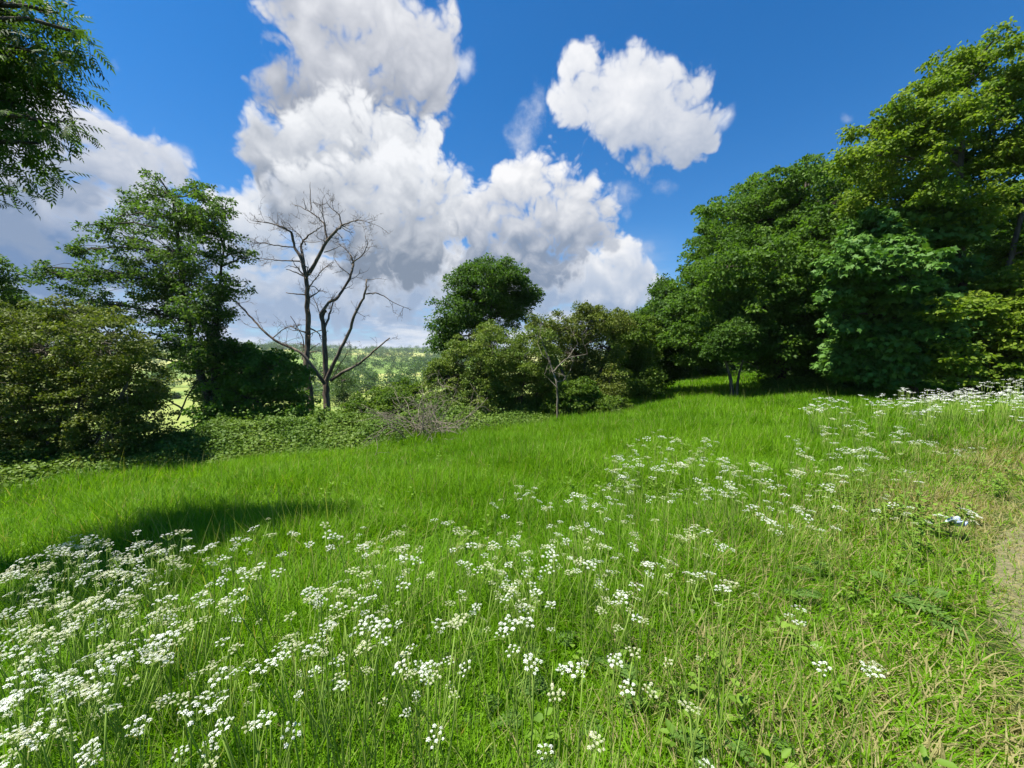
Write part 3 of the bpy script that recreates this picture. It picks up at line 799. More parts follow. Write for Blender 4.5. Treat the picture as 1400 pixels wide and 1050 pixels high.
# heap of dead twigs
hb = G(582, 603)
hroot = empty('dead_bush', hb, 'tangled dead grey bush of bare twigs in front of the hawthorn', 'bush')
tbm = Buf()
def dead_stem(p0, d0, L, r, depth):
    global tb
    pts = [p0]; d_ = d0
    for _ in range(6):
        d_ = unit(d_ + RNG.normal(0, .2, 3) + np.array([0, 0, -.07])); pts.append(pts[-1] + d_ * L / 6)
    pts = np.array(pts); pts[:, 2] = np.maximum(pts[:, 2], ground(pts[:, 0], pts[:, 1]) + .02)
    tube(tbm, pts, r, r * .4, 4)
    if depth:
        for _ in range(3):
            dead_stem(pts[RNG.integers(2, 6)], unit(d_ + RNG.normal(0, .7, 3)), L * .5, r * .55, depth - 1)
for _ in range(46):
    a_ = RNG.random() * 6.283; e_ = RNG.uniform(.05, 1.1)
    dead_stem(hb + np.append(RNG.normal(0, .3, 2), .1 + RNG.random() * .25), np.array([math.cos(a_) * math.cos(e_), math.sin(a_) * math.cos(e_), math.sin(e_)]), RNG.uniform(.7, 1.5), .011, 2)
obj('twigs', tbm.mesh('twigs', M['paletwig'], True, hb), hroot)

woody('oak_tree', 'dark round-crowned tree rising behind the middle hawthorn', 'tree', footY(668, 17.5), 17.5,
      [(665, 392, 38), (700, 402, 32), (640, 385, 24), (626, 428, 27), (662, 364, 14), (690, 368, 15), (720, 400, 14), (610, 445, 18), (682, 430, 36), (602, 468, 11), (640, 458, 26), (705, 375, 12), (640, 368, 12)],
      M['dark'], M['barkdark'], trunks=[[(668, 590), (668, 500), (670, 440), (672, 390)]], nclump=260, per=70, crad=.42, flat=.5, L=.10, W=.055, inner=.5, trunk_r=.17)

woody('hawthorn_bush', 'broad yellowish hawthorn bush in the middle of the hedge', 'bush', footY(680, 11.6), 11.6,
      [(682, 478, 36), (640, 498, 38), (722, 490, 36), (668, 455, 16), (612, 520, 26), (660, 540, 40), (710, 540, 38), (620, 555, 24), (748, 518, 26), (598, 503, 14), (740, 460, 12), (690, 575, 26), (650, 575, 22), (730, 565, 24), (665, 560, 26), (620, 585, 18), (710, 572, 20)],
      M['hawg'], M['bark'], nclump=520, per=80, crad=.25, flat=.42, L=.05, W=.036, inner=.55, trunk_r=.06, limb_r=.02, nbare=26, twig_r=.007)

sb = G(762, 580)
sroot = empty('dead_sapling', sb, 'thin pale dead sapling forking in front of the hedge', 'tree')
tb = Buf(); SY = sb[1]
for pts, r0, r1 in (([(762, 582), (762, 545), (761, 525), (756, 508)], .027, .021), ([(756, 508), (750, 492), (745, 478), (738, 460)], .028, .010), ([(757, 508), (766, 498), (776, 490), (803, 484)], .022, .007),
                    ([(762, 522), (772, 518), (780, 505)], .014, .005), ([(750, 492), (742, 486), (735, 470)], .012, .005), ([(776, 490), (784, 478), (790, 470)], .012, .004), ([(762, 530), (752, 520), (744, 512)], .012, .004)):
    tube(tb, smooth_path([P(a, b_, SY + RNG.normal(0, .06)) for a, b_ in pts], 4, .006), r0, r1, 6)
    dead_twig(P(*pts[-1], SY), unit(RNG.normal(0, .6, 3) + np.array([0, 0, 1])), .4, .006, 2)
obj('trunk', tb.mesh('trunk', M['paletwig'], True, sb), sroot)

woody('hawthorn_bush', 'upright olive hawthorn behind the pale dead sapling', 'bush', footY(795, 13.0), 13.0,
      [(795, 448, 22), (780, 480, 32), (820, 472, 28), (800, 518, 34), (762, 535, 24), (832, 525, 24), (742, 442, 15), (792, 424, 12), (765, 450, 22), (800, 550, 24), (826, 438, 18), (808, 430, 12), (846, 440, 18)],
      M['haw'], M['bark'], nclump=330, per=70, crad=.28, flat=.45, L=.055, W=.036, inner=.5, trunk_r=.07, limb_r=.022, nbare=16)
woody('elder_bush', 'low fresh green bush at the foot of the dead sapling', 'bush', footY(785, 11.2), 11.2,
      [(775, 548, 24), (803, 552, 22), (738, 562, 20), (790, 568, 14), (756, 566, 18), (826, 556, 16), (720, 574, 15), (790, 535, 18), (845, 552, 13)], M['elder'], M['bark'],
      nclump=210, per=60, crad=.22, flat=.35, L=.075, W=.045, inner=.4, trunk_r=.035, limb_r=.013)
woody('field_maple', 'rounded mid green shrub filling the far end of the hedge', 'bush', footY(860, 15.5), 15.5,
      [(856, 452, 20), (870, 482, 26), (850, 502, 28), (838, 442, 11), (882, 518, 20), (845, 530, 22), (875, 540, 16), (880, 450, 16), (862, 436, 10)], M['elder'], M['bark'],
      nclump=200, per=70, crad=.36, flat=.45, L=.08, W=.05, inner=.5, trunk_r=.07)
woody('holly_tree', 'dark dense tree closing the corner left of the meadow gap', 'tree', footY(900, 18.0), 18.0,
      [(906, 430, 30), (892, 480, 32), (922, 462, 32), (902, 500, 26), (882, 512, 20), (905, 395, 10), (940, 412, 26), (908, 385, 7), (940, 450, 26)], M['dark'], M['barkdark'],
      trunks=[[(900, 560), (902, 500), (910, 430)]], nclump=260, per=70, crad=.42, flat=.45, L=.10, W=.06, inner=.5, trunk_r=.14)

OAK_BLOBS = [(1000, 300, 38), (985, 350, 42), (960, 395, 36), (1050, 282, 42), (1100, 262, 38), (1120, 232, 15), (1060, 340, 52), (1030, 400, 52), (1110, 330, 52), (1090, 400, 52), (1000, 445, 42), (1060, 455, 46),
              (1150, 280, 42), (975, 465, 26), (1020, 282, 15), (1150, 350, 52), (1120, 445, 44), (1150, 430, 40), (1105, 225, 8), (968, 320, 14), (1085, 240, 12), (1045, 245, 10), (935, 470, 24), (960, 492, 16), (1060, 492, 22), (1110, 495, 26), (1150, 490, 26), (945, 420, 26), (1090, 500, 16), (1000, 450, 36, -1.0), (1050, 446, 36, -1.2), (960, 446, 28, -.8), (1100, 456, 40, -1.4), (1020, 472, 18, -1.0), (975, 470, 14, -.8)]
OAK_BLOBS = OAK_BLOBS + [(q_[0], q_[1], q_[2] * .9, 3.2) for q_ in OAK_BLOBS[:18] if q_[2] > 30] + [(q_[0] + 10, q_[1] + 14, q_[2] * .85, -1.9) for q_ in OAK_BLOBS[:18] if q_[2] > 30 and q_[1] > 300]
woody('oak_tree', 'huge dark green broadleaf tree right of the meadow gap', 'tree', footY(1065, 15.5), 15.5,
      OAK_BLOBS,
      M['oak'], M['barkdark'], trunks=[[(1066, 545), (1068, 500), (1080, 430), (1088, 340), (1092, 280)]], nclump=1150, per=80, crad=.45, flat=.40, L=.11, W=.065, inner=.5, trunk_r=.24, limb_r=.06)
woody('thorn_tree', 'small twin-stemmed tree with low dark canopy at the meadow gap', 'tree', footY(1003, 13.2), 13.2,
      [(982, 470, 18), (1022, 466, 20), (1002, 455, 16), (1042, 472, 13), (965, 478, 10)], M['dark'], M['bark'],
      trunks=[[(1001, 556), (999, 520), (990, 490), (980, 465)], [(1006, 556), (1009, 520), (1016, 492), (1030, 470)]], nclump=170, per=60, crad=.32, flat=.32, L=.075, W=.045, inner=.3, trunk_r=.07, limb_r=.02,
      bare=[{'p': [(1016, 494), (1030, 500), (1038, 505), (1034, 495), (1042, 488)], 'r': .014}])
woody('sycamore', 'broad-leaved sycamore with large pale green lobed leaves', 'tree', footY(1245, 11.2), 11.2,
      [(1200, 322, 34), (1250, 312, 34), (1300, 315, 24), (1170, 362, 28), (1220, 372, 38), (1172, 412, 34), (1150, 432, 18), (1212, 432, 38), (1242, 462, 38), (1182, 478, 34), (1142, 490, 16), (1222, 498, 28),
       (1282, 372, 28), (1272, 440, 30), (1180, 335, 18), (1145, 400, 14), (1160, 505, 14)],
      M['syc'], M['bark'], trunks=[[(1248, 545), (1243, 470), (1236, 390), (1234, 320)]], nclump=480, per=30, crad=.36, flat=.34, L=.135, W=.135, tpl='palm', inner=.5, trunk_r=.12, droop=.35, up=.6, outw=.6, rnd=.75, limb_r=.03)
woody('field_maple', 'tall airy yellow-green tree at the right edge with sky between leaves', 'tree', footY(1330, 11.6), 11.6,
      [(1330, 90, 22), (1300, 100, 24), (1382, 62, 9), (1366, 46, 7), (1275, 125, 20), (1390, 110, 36), (1232, 150, 20), (1300, 160, 32), (1350, 150, 32), (1203, 180, 16), (1165, 180, 7), (1250, 190, 32),
       (1310, 220, 36), (1370, 210, 36), (1202, 230, 30), (1260, 258, 36), (1330, 280, 36), (1390, 280, 36), (1430, 180, 50), (1165, 215, 18), (1450, 330, 50), (1382, 350, 34), (1460, 80, 44), (1185, 270, 22), (1215, 200, 16)],
      M['maple'], M['bark'], trunks=[[(1332, 545), (1322, 450), (1314, 350), (1312, 250), (1318, 150), (1330, 90)], [(1340, 540), (1370, 400), (1400, 280), (1420, 180)]],
      dense=2.0, nclump=620, per=44, crad=.32, flat=.42, L=.075, W=.05, tpl='round', inner=.1, trunk_r=.13, limb_r=.035, twig_r=.009, sag=.3, droop=.3)
woody('hazel_bush', 'yellow-green hazel with thin upright stems at the right edge', 'bush', footY(1355, 10.4), 10.4,
      [(1350, 400, 26), (1390, 390, 26), (1322, 430, 26), (1370, 450, 32), (1340, 488, 28), (1402, 480, 32), (1302, 482, 22), (1435, 430, 44), (1292, 425, 16), (1380, 510, 22), (1320, 510, 20), (1450, 500, 40)],
      M['maple'], M['bark'], trunks=[[(1352, 540), (1345, 470), (1335, 400)], [(1358, 540), (1375, 460), (1392, 380)], [(1348, 540), (1325, 470), (1300, 420)], [(1362, 540), (1400, 460), (1440, 400)]],
      nclump=300, per=40, crad=.30, flat=.22, L=.085, W=.06, tpl='round', inner=.3, trunk_r=.035, limb_r=.014, sag=.15)
# darker trees deeper in the wood on the right, each on its own trunk
for (px_, Y_, lab, bl) in (
    (1185, 19, 'shaded woodland tree behind the gap between oak and sycamore', [(1180, 400, 60), (1160, 460, 50), (1220, 450, 60), (1190, 340, 50), (1240, 390, 50), (1190, 500, 40), (1130, 500, 30)]),
    (1300, 18, 'shaded woodland tree behind the sycamore', [(1300, 400, 60), (1290, 460, 55), (1330, 450, 50), (1310, 340, 50), (1350, 380, 45), (1300, 500, 40), (1260, 500, 40)]),
    (1420, 17, 'shaded woodland tree behind the yellow-green hazel', [(1420, 400, 70), (1400, 460, 55), (1450, 460, 60), (1400, 340, 45), (1380, 500, 40), (1450, 320, 60)]),
    (1085, 24, 'shaded woodland tree deep behind the huge dark tree', [(1085, 430, 50), (1060, 470, 40), (1120, 470, 50), (1080, 380, 50), (1130, 400, 50), (1090, 500, 26), (1130, 510, 30)]),
    (950, 33, 'distant dark tree closing the far end of the meadow gap', [(950, 480, 30), (930, 495, 22), (970, 490, 24), (950, 455, 24), (985, 470, 20)]),
    (1010, 38, 'distant dark tree behind the twin-stemmed thorn', [(1010, 475, 30), (1030, 490, 22), (990, 490, 20), (1010, 450, 24), (1050, 470, 24)]),
    (900, 27, 'dark tree half hidden behind the corner of the hedge', [(900, 470, 34), (880, 490, 26), (915, 500, 26), (900, 440, 24), (870, 470, 20)])):
    woody('woodland_tree', lab, 'tree', footY(px_, Y_), Y_, bl, M['dark'], M['barkdark'], trunks=[[(px_, 560), (px_ + 3, 480), (px_ - 2, 400)] if Y_ < 26 else [(px_, 525), (px_ + 1, 490), (px_, 465)]],
          nclump=230, per=60, crad=.5 + .012 * Y_, flat=.45, L=.13 + .003 * Y_, W=.09 + .002 * Y_, inner=.3, trunk_r=.14)

# ------------------------------------------------------------------ bramble bank along the hedge (ground cover)
def bank(name, label, cat, line, width, height, n, mat, L, W, tpl='oval', white=0.0):
    b = Buf()
    pl = np.array([G(*q_)[:2] for q_ in line]); 
    seg = np.linalg.norm(np.diff(pl, axis=0), axis=1); cs = np.concatenate([[0], np.cumsum(seg)])
    u = RNG.random(n) * cs[-1]
    bx = np.interp(u, cs, pl[:, 0]); by = np.interp(u, cs, pl[:, 1])
    tg = np.c_[np.interp(u + .3, cs, pl[:, 0]) - np.interp(u - .3, cs, pl[:, 0]), np.interp(u + .3, cs, pl[:, 1]) - np.interp(u - .3, cs, pl[:, 1])]; tg = unit(tg)
    nv = np.c_[-tg[:, 1], tg[:, 0]]
    w_ = RNG.random(n) ** 0.8 * width - .25 + .25 * np.sin(u * 1.7) + .15 * np.sin(u * 4.1)
    px_ = bx + nv[:, 0] * w_; py_ = by + nv[:, 1] * w_
    env = np.clip((w_ + .3) / (.7 * width), 0, 1) ** .9
    hh = height * env * (.62 + .16 * np.sin(px_ * 1.6 + py_) * np.sin(py_ * 1.3) + .14 * np.sin(px_ * 4.3 + py_) * np.sin(py_ * 3.9 - px_ + 1) + .10 * RNG.random(n))
    z = ground(px_, py_) + np.maximum(hh, .05) * (1 - .75 * RNG.random(n) ** 2.2)
    C = np.c_[px_, py_, z]
    D = RNG.normal(0, 1, (n, 3)) * np.array([1, 1, .35]); N = np.array([-.15, -.3, .8]) + RNG.normal(0, .6, (n, 3))
    up_ = RNG.random(n) < .10; C[up_, 2] += RNG.random(up_.sum()) ** 2 * .38 * env[up_] * (.4 + .6 * (np.sin(px_[up_] * 6.1) * np.sin(py_[up_] * 5.3) > .2))
    s_ = RNG.uniform(.6, 1.35, n)
    at = np.clip(.45 * (0.5 + .5 * np.sin(px_ * 3.1 + 2 * np.sin(py_ * 2.3))) + .5 * RNG.random(n), 0, 1)
    leaves(b, C, D, N, L * s_, W * s_, tpl, at)
    return tag(obj(name, b.mesh(name, mat)), label, cat, kind='stuff')
bank('bramble_undergrowth', 'low bramble bank along the foot of the hedge', 'brambles',
     [(-160, 735), (0, 692), (110, 672), (240, 655), (330, 645), (400, 638), (480, 628), (560, 612), (690, 594), (760, 584), (830, 568)], 3.5, .84, 190000, M['bramble'], .062, .044)
bank('woodland_undergrowth', 'dark low undergrowth beneath the trees on the right', 'undergrowth',
     [(1075, 548), (1150, 545), (1250, 538), (1330, 532), (1420, 528), (1520, 524)], 2.2, .8, 30000, M['hazel'], .09, .055)

# ------------------------------------------------------------------ valley: far trees, hedgerows
k_ = 0
for (px_, py_, h_, wdt, lab) in (
    (545, 520, 3.6, 1.3, 'pale round shrub on the valley slope left of the hawthorn'), (512, 516, 3.2, 1.0, 'small dark shrub on the sunny valley slope near the dead tree'),
    (585, 512, 6.0, 1.2, 'bushy green tree on the valley slope touching the hawthorn'), (566, 508, 5.0, 1.1, 'middle-sized green tree on the valley slope left of the bushy one'),
    (490, 508, 5.0, 1.2, 'round green tree just right of the dead tree limbs'), (465, 506, 5.0, 1.3, 'round green tree seen between the dead limbs'),
    (240, 545, 2.2, 1.5, 'dark valley shrub seen under the leaning tree'), (222, 520, 4.5, 1.4, 'broad valley tree seen left of the leaning trunk'),
    (395, 505, 6.0, 1.3, 'green valley tree seen left of the dead trunk')):
    b_ = G(px_, py_); dist = b_[1]
    root = empty('valley_tree', b_, lab, 'tree', 'trees down in the valley')
    R = h_ * .42 * wdt
    cc = b_ + np.array([0, 0, h_ * .55]) + unit(RNG.normal(0, 1, (70, 3))) * (RNG.random((70, 1)) ** .4) * np.array([R, R, h_ * .42])
    cb = Buf(); clump_leaves(cb, cc, 40, R * .30, .6, .0030 * dist + .10, .0022 * dist + .07, 'oval', crnd=None)
    tbv = Buf(); tube(tbv, bez(b_ - np.array([0, 0, .2]), b_ + np.array([0, 0, h_ * .6]), 0, 5), .14, .06, 6)
    obj('trunk', tbv.mesh('trunk', M['bark'], True, b_), root); obj('crown', cb.mesh('crown', M['hazel' if k_ % 2 else 'far'], False, b_), root)
    k_ += 1
# hedgerows and woods that read as one mass
fb_ = Buf(); cl = []; sz = []
def hedge_line(a0, d0, a1, d1, n, h0, h1, spread):
    t = RNG.random(n); a = np.radians(a0 + (a1 - a0) * t) ; dd = d0 + (d1 - d0) * t + RNG.normal(0, spread, n)
    x = dd * np.sin(a); y = dd * np.cos(a); cl.append(np.c_[x, y]); sz.append(RNG.uniform(h0, h1, n))
hedge_line(-58, 250, -8, 240, 80, 3, 8, 10); hedge_line(-58, 330, -5, 380, 80, 5, 11, 7); hedge_line(-60, 480, -3, 500, 120, 6, 12, 10); hedge_line(-60, 640, -3, 660, 190, 6, 13, 18)
hedge_line(-60, 850, 20, 900, 420, 7, 14, 40); hedge_line(-40, 180, -30, 330, 26, 3, 6, 4); hedge_line(-20, 200, -24, 480, 40, 4, 8, 4); hedge_line(-50, 330, -46, 620, 40, 5, 9, 4); hedge_line(-14, 430, -4, 700, 160, 7, 13, 60)
hedge_line(-60, 1200, 30, 1300, 420, 8, 15, 60); hedge_line(-55, 120, -47, 145, 14, 1.5, 3.5, 6); hedge_line(-37, 150, -9, 175, 70, 4, 8, 8); hedge_line(-34, 240, -9, 290, 34, 5, 10, 6)
xy = np.concatenate(cl); hz = np.concatenate(sz)
bz = ground(xy[:, 0], xy[:, 1]); kk = 7
cc = np.repeat(np.c_[xy, bz + hz * .45], kk, 0) + RNG.normal(0, 1, (len(xy) * kk, 3)) * np.repeat(hz, kk)[:, None] * np.array([.26, .26, .2])
ds = np.repeat(np.hypot(xy[:, 0], xy[:, 1]), kk)
m_ = 22
idx = np.repeat(np.arange(len(cc)), m_)
off = RNG.normal(0, 1, (len(idx), 3)) * (np.repeat(hz, kk)[idx] * .14)[:, None]
leaves(fb_, cc[idx] + off, RNG.normal(0, 1, (len(idx), 3)), np.array([0, -.2, .8]) + RNG.normal(0, .5, (len(idx), 3)), np.repeat(hz, kk)[idx] * .13, np.repeat(hz, kk)[idx] * .10, 'oval', np.clip(RNG.random(len(cc))[idx] * .7 + RNG.random(len(idx)) * .3, 0, 1))
tag(obj('far_woodland', fb_.mesh('far_woodland', M['far'])), 'distant hedgerows and woods across the valley', 'woodland', kind='stuff')

# ------------------------------------------------------------------ cow parsley
def umbel_mesh(R, nray, dome):
    b = Buf()
    ang = np.arange(nray) * 2.399963 + RNG.normal(0, .15, nray)
    rr = R * np.sqrt((np.arange(nray) + .6) / nray)
    tips = np.c_[rr * np.cos(ang), rr * np.sin(ang), dome * R * (1 - (rr / R) ** 2) + RNG.normal(0, R * .05, nray)]
    for t in tips:
        tube(b, np.array([(0, 0, -R * .75), (t[0] * .55, t[1] * .55, t[2] * .5 - R * .3), t]), .0007, .0006, 3, .6, 0)
        nf_ = int(RNG.integers(12, 18)); ur = R * .20 * RNG.uniform(.6, 1.25)
        a = np.arange(nf_) * 2.399963 + RNG.random() * 6; r = ur * np.sqrt((np.arange(nf_) + .4) / nf_)
        C = t + np.c_[r * np.cos(a), r * np.sin(a), ur * .5 * (1 - (r / ur) ** 2)]
        s_ = ur * .46
        D = np.c_[np.cos(a), np.sin(a), -.35 * r / ur] + RNG.normal(0, .2, (nf_, 3)); N = np.c_[.5 * r / ur * np.cos(a), .5 * r / ur * np.sin(a), np.ones(nf_)] + RNG.normal(0, .15, (nf_, 3))
        D = unit(D)
        leaves(b, C - D * s_ * .5, D, N, s_ * RNG.uniform(.85, 1.2, nf_), s_ * .95, 'round', RNG.random(nf_), 1)
    return b.mesh('umbel', [M['stalk'], M['cream'] if R < .0205 or R > .032 else M['petal']])
UMB = [umbel_mesh(r_, int(RNG.integers(8, 14)), RNG.uniform(.1, .35)) for r_ in (.020, .022, .025, .027, .028, .030, .0325, .017, .014, .019)]

def fern_mesh():
    b = Buf(); C = []; D = []; Ls = []
    L0 = .24
    for t in np.linspace(.25, 1, 8):
        for sg in (1, -1):
            pl_ = L0 * .45 * (1.1 - t); base = np.array([L0 * t, 0, .10 * t - .16 * t * t]); dv = unit(np.array([.6, sg * .8, -.1]))
            for u_ in np.linspace(.15, 1, 6):
                for s2 in (1, -1):
                    C.append(base + dv * pl_ * u_); D.append(unit(dv + np.array([.5, s2 * .5 * sg, 0]))); Ls.append(.028 * (1.15 - .6 * u_))
    C = np.array(C); D = np.array(D); Ls = np.array(Ls)
    leaves(b, C, D, np.array([0, 0, 1.0]) + RNG.normal(0, .25, (len(C), 3)), Ls, Ls * .5, 'oval', RNG.random(len(C)))
    tube(b, np.array([(0, 0, 0), (.12, 0, .03), (.24, 0, -.05)]), .0016, .0007, 3, .5)
    return b.mesh('leaf', M['fern'])
FERN = [fern_mesh() for _ in range(3)]

def parsley_proto():
    """stem mesh, umbel placements, leaf placements for a plant 1 unit = metres, about .7 m tall"""
    b = Buf(); um = []; lf = []
    H = RNG.uniform(.56, .66); lean = RNG.normal(0, .07, 2)
    main = bez((0, 0, -.03), (lean[0], lean[1], H), 0, 8, .004)
    tube(b, main, .0030, .0018, 5, .4)
    def end(p, dv, d=1):
        um.append((p, unit(dv + np.array([0, 0, 1.2]) + RNG.normal(0, .30, 3)), RNG.uniform(.65, 1.12) * d))
    end(main[-1] + np.array([0, 0, .03]), np.array([0, 0, .6]), 1.1)
    tube(b, np.array([main[-1], main[-1] + np.array([0, 0, .015])]), .0016, .0012, 4, .4)
    nb_ = int(RNG.integers(3, 5)); a0 = RNG.random() * 6.28
    for k2 in range(nb_):
        t = .40 + .5 * k2 / nb_; s_ = main[int(t * 7)]; a = a0 + k2 * 2.4
        L = RNG.uniform(.16, .30) * (1.2 - .5 * t); tip = s_ + np.array([math.cos(a) * L * .34, math.sin(a) * L * .34, (H - s_[2]) * RNG.uniform(.82, 1.02)])
        pa = bez(s_, tip, -.12, 6, .006); tube(b, pa, .0020, .0012, 4, .45)
        end(tip + np.array([0, 0, .025]), unit(pa[-1] - pa[-2]))
        tube(b, np.array([tip, tip + np.array([0, 0, .012])]), .0012, .001, 3, .45)
        if RNG.random() < .75:
            s2 = pa[3]; a2 = a + RNG.choice([-1, 1]) * RNG.uniform(.6, 1.2); t2 = s2 + np.array([math.cos(a2) * .055, math.sin(a2) * .055, RNG.uniform(.08, .16)])
            tube(b, bez(s2, t2, -.1, 5), .0014, .0009, 3, .5); end(t2 + np.array([0, 0, .02]), t2 - s2, .85)
        if k2 == 0: lf.append((s_, a + 1.5, RNG.uniform(.4, .6)))
    lf.append((main[1], a0, RNG.uniform(.7, .9)))
    return b.mesh('stem', M['stalk']), um, lf
PROTO = [parsley_proto() for _ in range(9)]
PLANTS = []
def up_rot(nv, spin):
    q_ = Vector(nv).to_track_quat('Z', 'Y'); return (q_ @ Matrix.Rotation(spin, 3, 'Z').to_quaternion()).to_euler()
def place_parsley(x, y, label, scale, withleaf, spin=None, keep=1.0):
    st, um, lf = PROTO[RNG.integers(len(PROTO))]
    root = bpy.data.objects.new('cow_parsley', None); COL.objects.link(root)
    root.empty_display_size = .1
    root.location = (x, y, float(ground(x, y)))
    root.rotation_euler = (RNG.normal(0, .07), RNG.normal(0, .07), RNG.random() * 6.283)
    root.scale = (scale,) * 3
    tag(root, label, 'wildflower', 'cow parsley in the meadow')
    s_ = bpy.data.objects.new('stem', st); COL.objects.link(s_); s_.parent = root
    for k_, (p_, nv, us_) in enumerate(um):
        if k_ and RNG.random() > keep: continue
        u_ = bpy.data.objects.new('umbel', UMB[RNG.integers(len(UMB))]); COL.objects.link(u_); u_.parent = root
        u_.location = [float(c_) for c_ in p_]; u_.rotation_euler = up_rot(nv, RNG.random() * 6.28); u_.scale = (us_ * (1.0 if withleaf else 1.28),) * 3
    if withleaf:
        for (p_, a_, ls) in lf:
            l_ = bpy.data.objects.new('leaf', FERN[RNG.integers(3)]); COL.objects.link(l_); l_.parent = root
            l_.location = [float(c_) for c_ in p_]; l_.rotation_euler = (0, -.3, a_); l_.scale = (ls,) * 3
    PLANTS.append(root)

ZONES = [
 ('cow parsley in the dense white drift filling the lower left corner', 1.0,
  [(12, 835), (40, 850), (20, 870), (60, 840), (45, 885), (15, 900), (70, 815), (30, 805), (90, 800), (100, 830), (110, 850), (60, 870), (85, 880), (130, 795), (150, 820), (165, 775), (190, 790), (205, 815), (215, 800),
   (225, 830), (185, 830), (160, 860), (140, 870), (115, 885), (150, 890), (170, 880), (195, 860), (210, 875), (235, 855), (250, 825), (265, 850), (285, 845), (225, 890), (205, 905), (230, 910), (255, 905), (245, 880),
   (30, 925), (10, 925), (45, 915), (40, 950), (20, 965), (65, 975), (60, 925), (70, 910), (110, 965), (95, 975), (100, 935), (125, 990), (140, 975), (75, 1005), (60, 1020), (90, 1030), (100, 1010), (40, 1010), (15, 1020),
   (20, 1040), (50, 1045), (85, 1045), (115, 1035), (150, 1005), (160, 1025), (170, 940), (190, 935), (25, 985), (110, 770), (5, 880)]),
 ('cow parsley scattered along the back edge of the left drift', .95,
  [(70, 765), (95, 760), (118, 755), (150, 752), (165, 758), (175, 760), (195, 770), (240, 770), (255, 765), (268, 772), (300, 758), (325, 755), (345, 748), (115, 775), (88, 782), (30, 795), (50, 782), (125, 740 + 30)]),
 ('cow parsley in loose clumps between the left drift and the middle band', 1.0,
  [(300, 790), (335, 790), (310, 815), (375, 812), (385, 800), (360, 825), (395, 770), (412, 750), (430, 770), (455, 845), (470, 855), (485, 825), (460, 822), (500, 865), (445, 880), (365, 905), (345, 920), (385, 895), (430, 910),
   (450, 905), (470, 915), (480, 900), (425, 965), (470, 940), (485, 945), (445, 990), (325, 975), (350, 965), (375, 965), (320, 1020), (270, 985), (300, 930), (330, 935), (510, 915), (290, 1035)]),
 ('cow parsley in the white band across the middle of the meadow', .95,
  [(545, 745), (560, 740), (575, 748), (560, 770), (520, 770), (510, 785), (530, 800), (550, 820), (565, 830), (545, 840), (580, 820), (590, 810), (600, 830), (612, 860), (635, 845), (650, 850), (625, 800), (640, 780), (630, 750),
   (645, 745), (660, 740), (655, 760), (620, 770), (680, 755), (690, 750), (700, 745), (715, 765), (690, 775), (700, 790), (720, 800), (715, 815), (680, 705), (705, 688), (722, 690), (740, 745), (755, 765), (745, 735), (785, 735),
   (775, 745), (795, 740), (800, 750), (760, 780), (780, 790), (810, 790), (820, 765), (860, 765), (820, 700), (840, 705), (870, 808), (860, 790), (875, 800), (815, 830), (800, 815), (785, 810), (735, 840), (750, 850),
   (530, 735), (600, 745), (480, 780), (495, 800), (470, 830), (580, 860), (660, 825), (690, 830), (640, 815), (890, 790), (905, 800)]),
 ('cow parsley in the white band running up the right of the meadow', .95,
  [(760, 705), (790, 700), (805, 690), (840, 640), (855, 640), (870, 640), (885, 635), (880, 612), (895, 608), (900, 615), (925, 612), (965, 612), (950, 635), (960, 640), (975, 640), (935, 655), (945, 662), (920, 680), (905, 672),
   (870, 660), (840, 665), (830, 675), (975, 660), (995, 660), (1010, 660), (1040, 655), (860, 680), (885, 695), (960, 680), (975, 685), (1000, 695), (945, 740), (955, 735), (935, 745), (1020, 690), (875, 720), (890, 725), (830, 715), (915, 650), (990, 640), (890, 655), (850, 655)]),
 ('cow parsley standing thinly over the right side of the meadow', .95,
  [(1128, 592), (1160, 594), (1195, 602), (1225, 590), (1236, 568), (1250, 577), (1180, 584), (1080, 610), (1150, 617), (1165, 627), (1138, 637), (1143, 657), (1185, 627), (1215, 647), (1240, 652), (1262, 617), (1280, 632), (1300, 617),
   (1245, 622), (1115, 682), (1125, 697), (1050, 692), (1060, 706), (1090, 742), (1145, 740), (1020, 632), (1100, 655), (1205, 668), (1160, 672), (1075, 668), (1205, 707), (1250, 702), (1225, 714), (1085, 722), (1080, 630), (1060, 640), (1135, 605)]),
 ('cow parsley standing singly in the near grass', 1.0,
  [(590, 970), (722, 892), (702, 912), (780, 968), (750, 968), (900, 950), (885, 1038), (935, 1042), (955, 1045), (880, 858), (940, 872), (990, 858), (1012, 855), (1115, 912), (1040, 1030), (550, 920), (535, 985), (612, 905), (560, 912),
   (822, 932), (830, 855), (1145, 892), (690, 935), (745, 1045)]),
]
dmap = []
for lab, sc_, pts in ZONES:
    for (px_, py_) in pts:
        s_ = sc_ * RNG.uniform(.90, 1.20)
        b_ = G(px_ + RNG.normal(0, 3), py_ + RNG.normal(0, 2), .56 * s_)
        near_ = math.hypot(b_[0], b_[1])
        place_parsley(b_[0], b_[1], lab, s_, near_ < 3.2, keep=.40 if near_ < 2.3 else (.66 if near_ < 3.2 else .9))
n_fr = 300 - len(PLANTS)
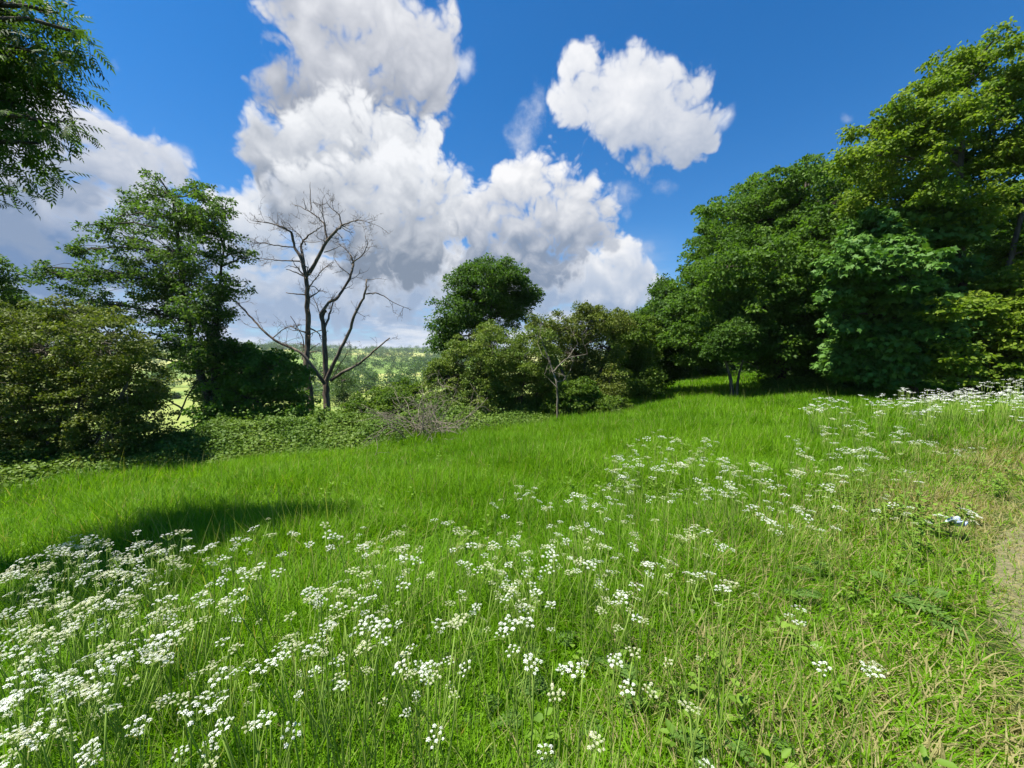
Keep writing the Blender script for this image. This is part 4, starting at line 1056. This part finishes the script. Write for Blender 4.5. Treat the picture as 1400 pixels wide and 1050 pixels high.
# fringe under the right-hand trees: as many single plants as the limit leaves, the rest as one mass
fr = []
while len(fr) < 150:
    px_ = RNG.uniform(1090, 1440); py_ = 556 - (px_ - 1090) * .055 + RNG.normal(0, 10) - 2
    if RNG.random() < .25 + .75 * (px_ - 1090) / 300: fr.append((px_, py_))
fr.sort(key=lambda q_: -q_[1])
cut = max(n_fr, 0)
for (px_, py_) in fr[:cut]:
    b_ = G(px_, py_, .6); place_parsley(b_[0], b_[1], 'cow parsley in the white fringe below the trees on the right', RNG.uniform(.9, 1.2), False, keep=.45)
fb2 = [G(px_, py_, .6) for (px_, py_) in fr[cut:]]
def whole_parsley():
    st, um, lf = PROTO[RNG.integers(len(PROTO))]
    b = Buf()
    for (p_, nv, us_) in um[::2]:
        tube(b, np.array([p_ * np.array([.3, .3, .3]), p_]), .002, .0015, 3, .5, 0)
        n_ = 18; a = RNG.random(n_) * 6.28; r = .034 * us_ * np.sqrt(RNG.random(n_))
        leaves(b, p_ + np.c_[r * np.cos(a), r * np.sin(a), RNG.normal(0, .004, n_)], RNG.normal(0, 1, (n_, 3)) * np.array([1, 1, .2]), np.array([0, 0, 1.]) + RNG.normal(0, .2, (n_, 3)), .014, .013, 'round', RNG.random(n_), 1)
    return b.mesh('fringe_plant', [M['stalk'], M['petal']])
fp = np.array(fb2)
scatter('cow_parsley_fringe', fp, np.c_[np.zeros((len(fp), 2)), RNG.random(len(fp)) * 6.28], np.repeat(RNG.uniform(.8, 1.15, (len(fp), 1)), 3, 1), RNG.integers(0, 4, len(fp)),
        {'tint': RNG.random(len(fp))}, [whole_parsley() for _ in range(4)], 'hazy white fringe of cow parsley along the wood edge', 'wildflowers')

# ------------------------------------------------------------------ a scrap of litter in the grass near the path
lb = G(1307, 712, .16); lb[2] += .14
m_, q = new_mat('white_paper')
p = q.n('ShaderNodeBsdfPrincipled'); p.inputs['Base Color'].default_value = rgb(.36, .43, .55); p.inputs['Roughness'].default_value = .6
o = q.n('ShaderNodeOutputMaterial'); q.t.links.new(p.outputs[0], o.inputs[0])
lbuf = Buf(); u = np.linspace(-1, 1, 9); uu, vv = np.meshgrid(u, u)
zz = .018 * np.sin(uu * 4 + vv * 2) + .016 * np.sin(vv * 5 - uu) + .02 * (uu * vv)
lv = np.stack([uu * .065 * (1 + .1 * np.sin(vv * 3)), vv * .042 * (1 + .12 * np.cos(uu * 4)), zz + .02], -1).reshape(-1, 3)
i = np.arange(8)[:, None] * 9; j = np.arange(8)[None]
lbuf.add(lv, np.stack([i + j, i + j + 1, i + 10 + j, i + 9 + j], -1).reshape(-1, 4))
lo = obj('paper_scrap', lbuf.mesh('paper_scrap', m_, True), None, lb)
lo.rotation_euler = (.35, .1, .3)
sm = lo.modifiers.new('thickness', 'SOLIDIFY'); sm.thickness = .002
tag(lo, 'crumpled bluish white scrap lying in the grass near the path', 'litter')

# ------------------------------------------------------------------ air over the valley
hm_, q = new_mat('haze_air')
pv_ = q.n('ShaderNodeVolumePrincipled'); pv_.inputs['Color'].default_value = rgb(.85, .92, 1.0); pv_.inputs['Density'].default_value = .00016
pv_.inputs['Anisotropy'].default_value = .3
o = q.n('ShaderNodeOutputMaterial'); q.t.links.new(pv_.outputs[0], o.inputs['Volume'])
zlo = float(gv[:, 2].min()) - 1.0
zhi = max(20.0, float((gv[:, 2]).max()) + 18.0); hs_ = 4600.0
V_ = np.array([(x_, y_, z_) for z_ in (zlo, zhi) for y_ in (-hs_, hs_) for x_ in (-hs_, hs_)])
hb_ = Buf(); hb_.add(V_, np.array([[0, 2, 3, 1], [4, 5, 7, 6], [0, 1, 5, 4], [2, 6, 7, 3], [0, 4, 6, 2], [1, 3, 7, 5]]))
tag(obj('haze', hb_.mesh('haze', hm_)), 'thin bluish air over the valley', 'haze', kind='stuff')
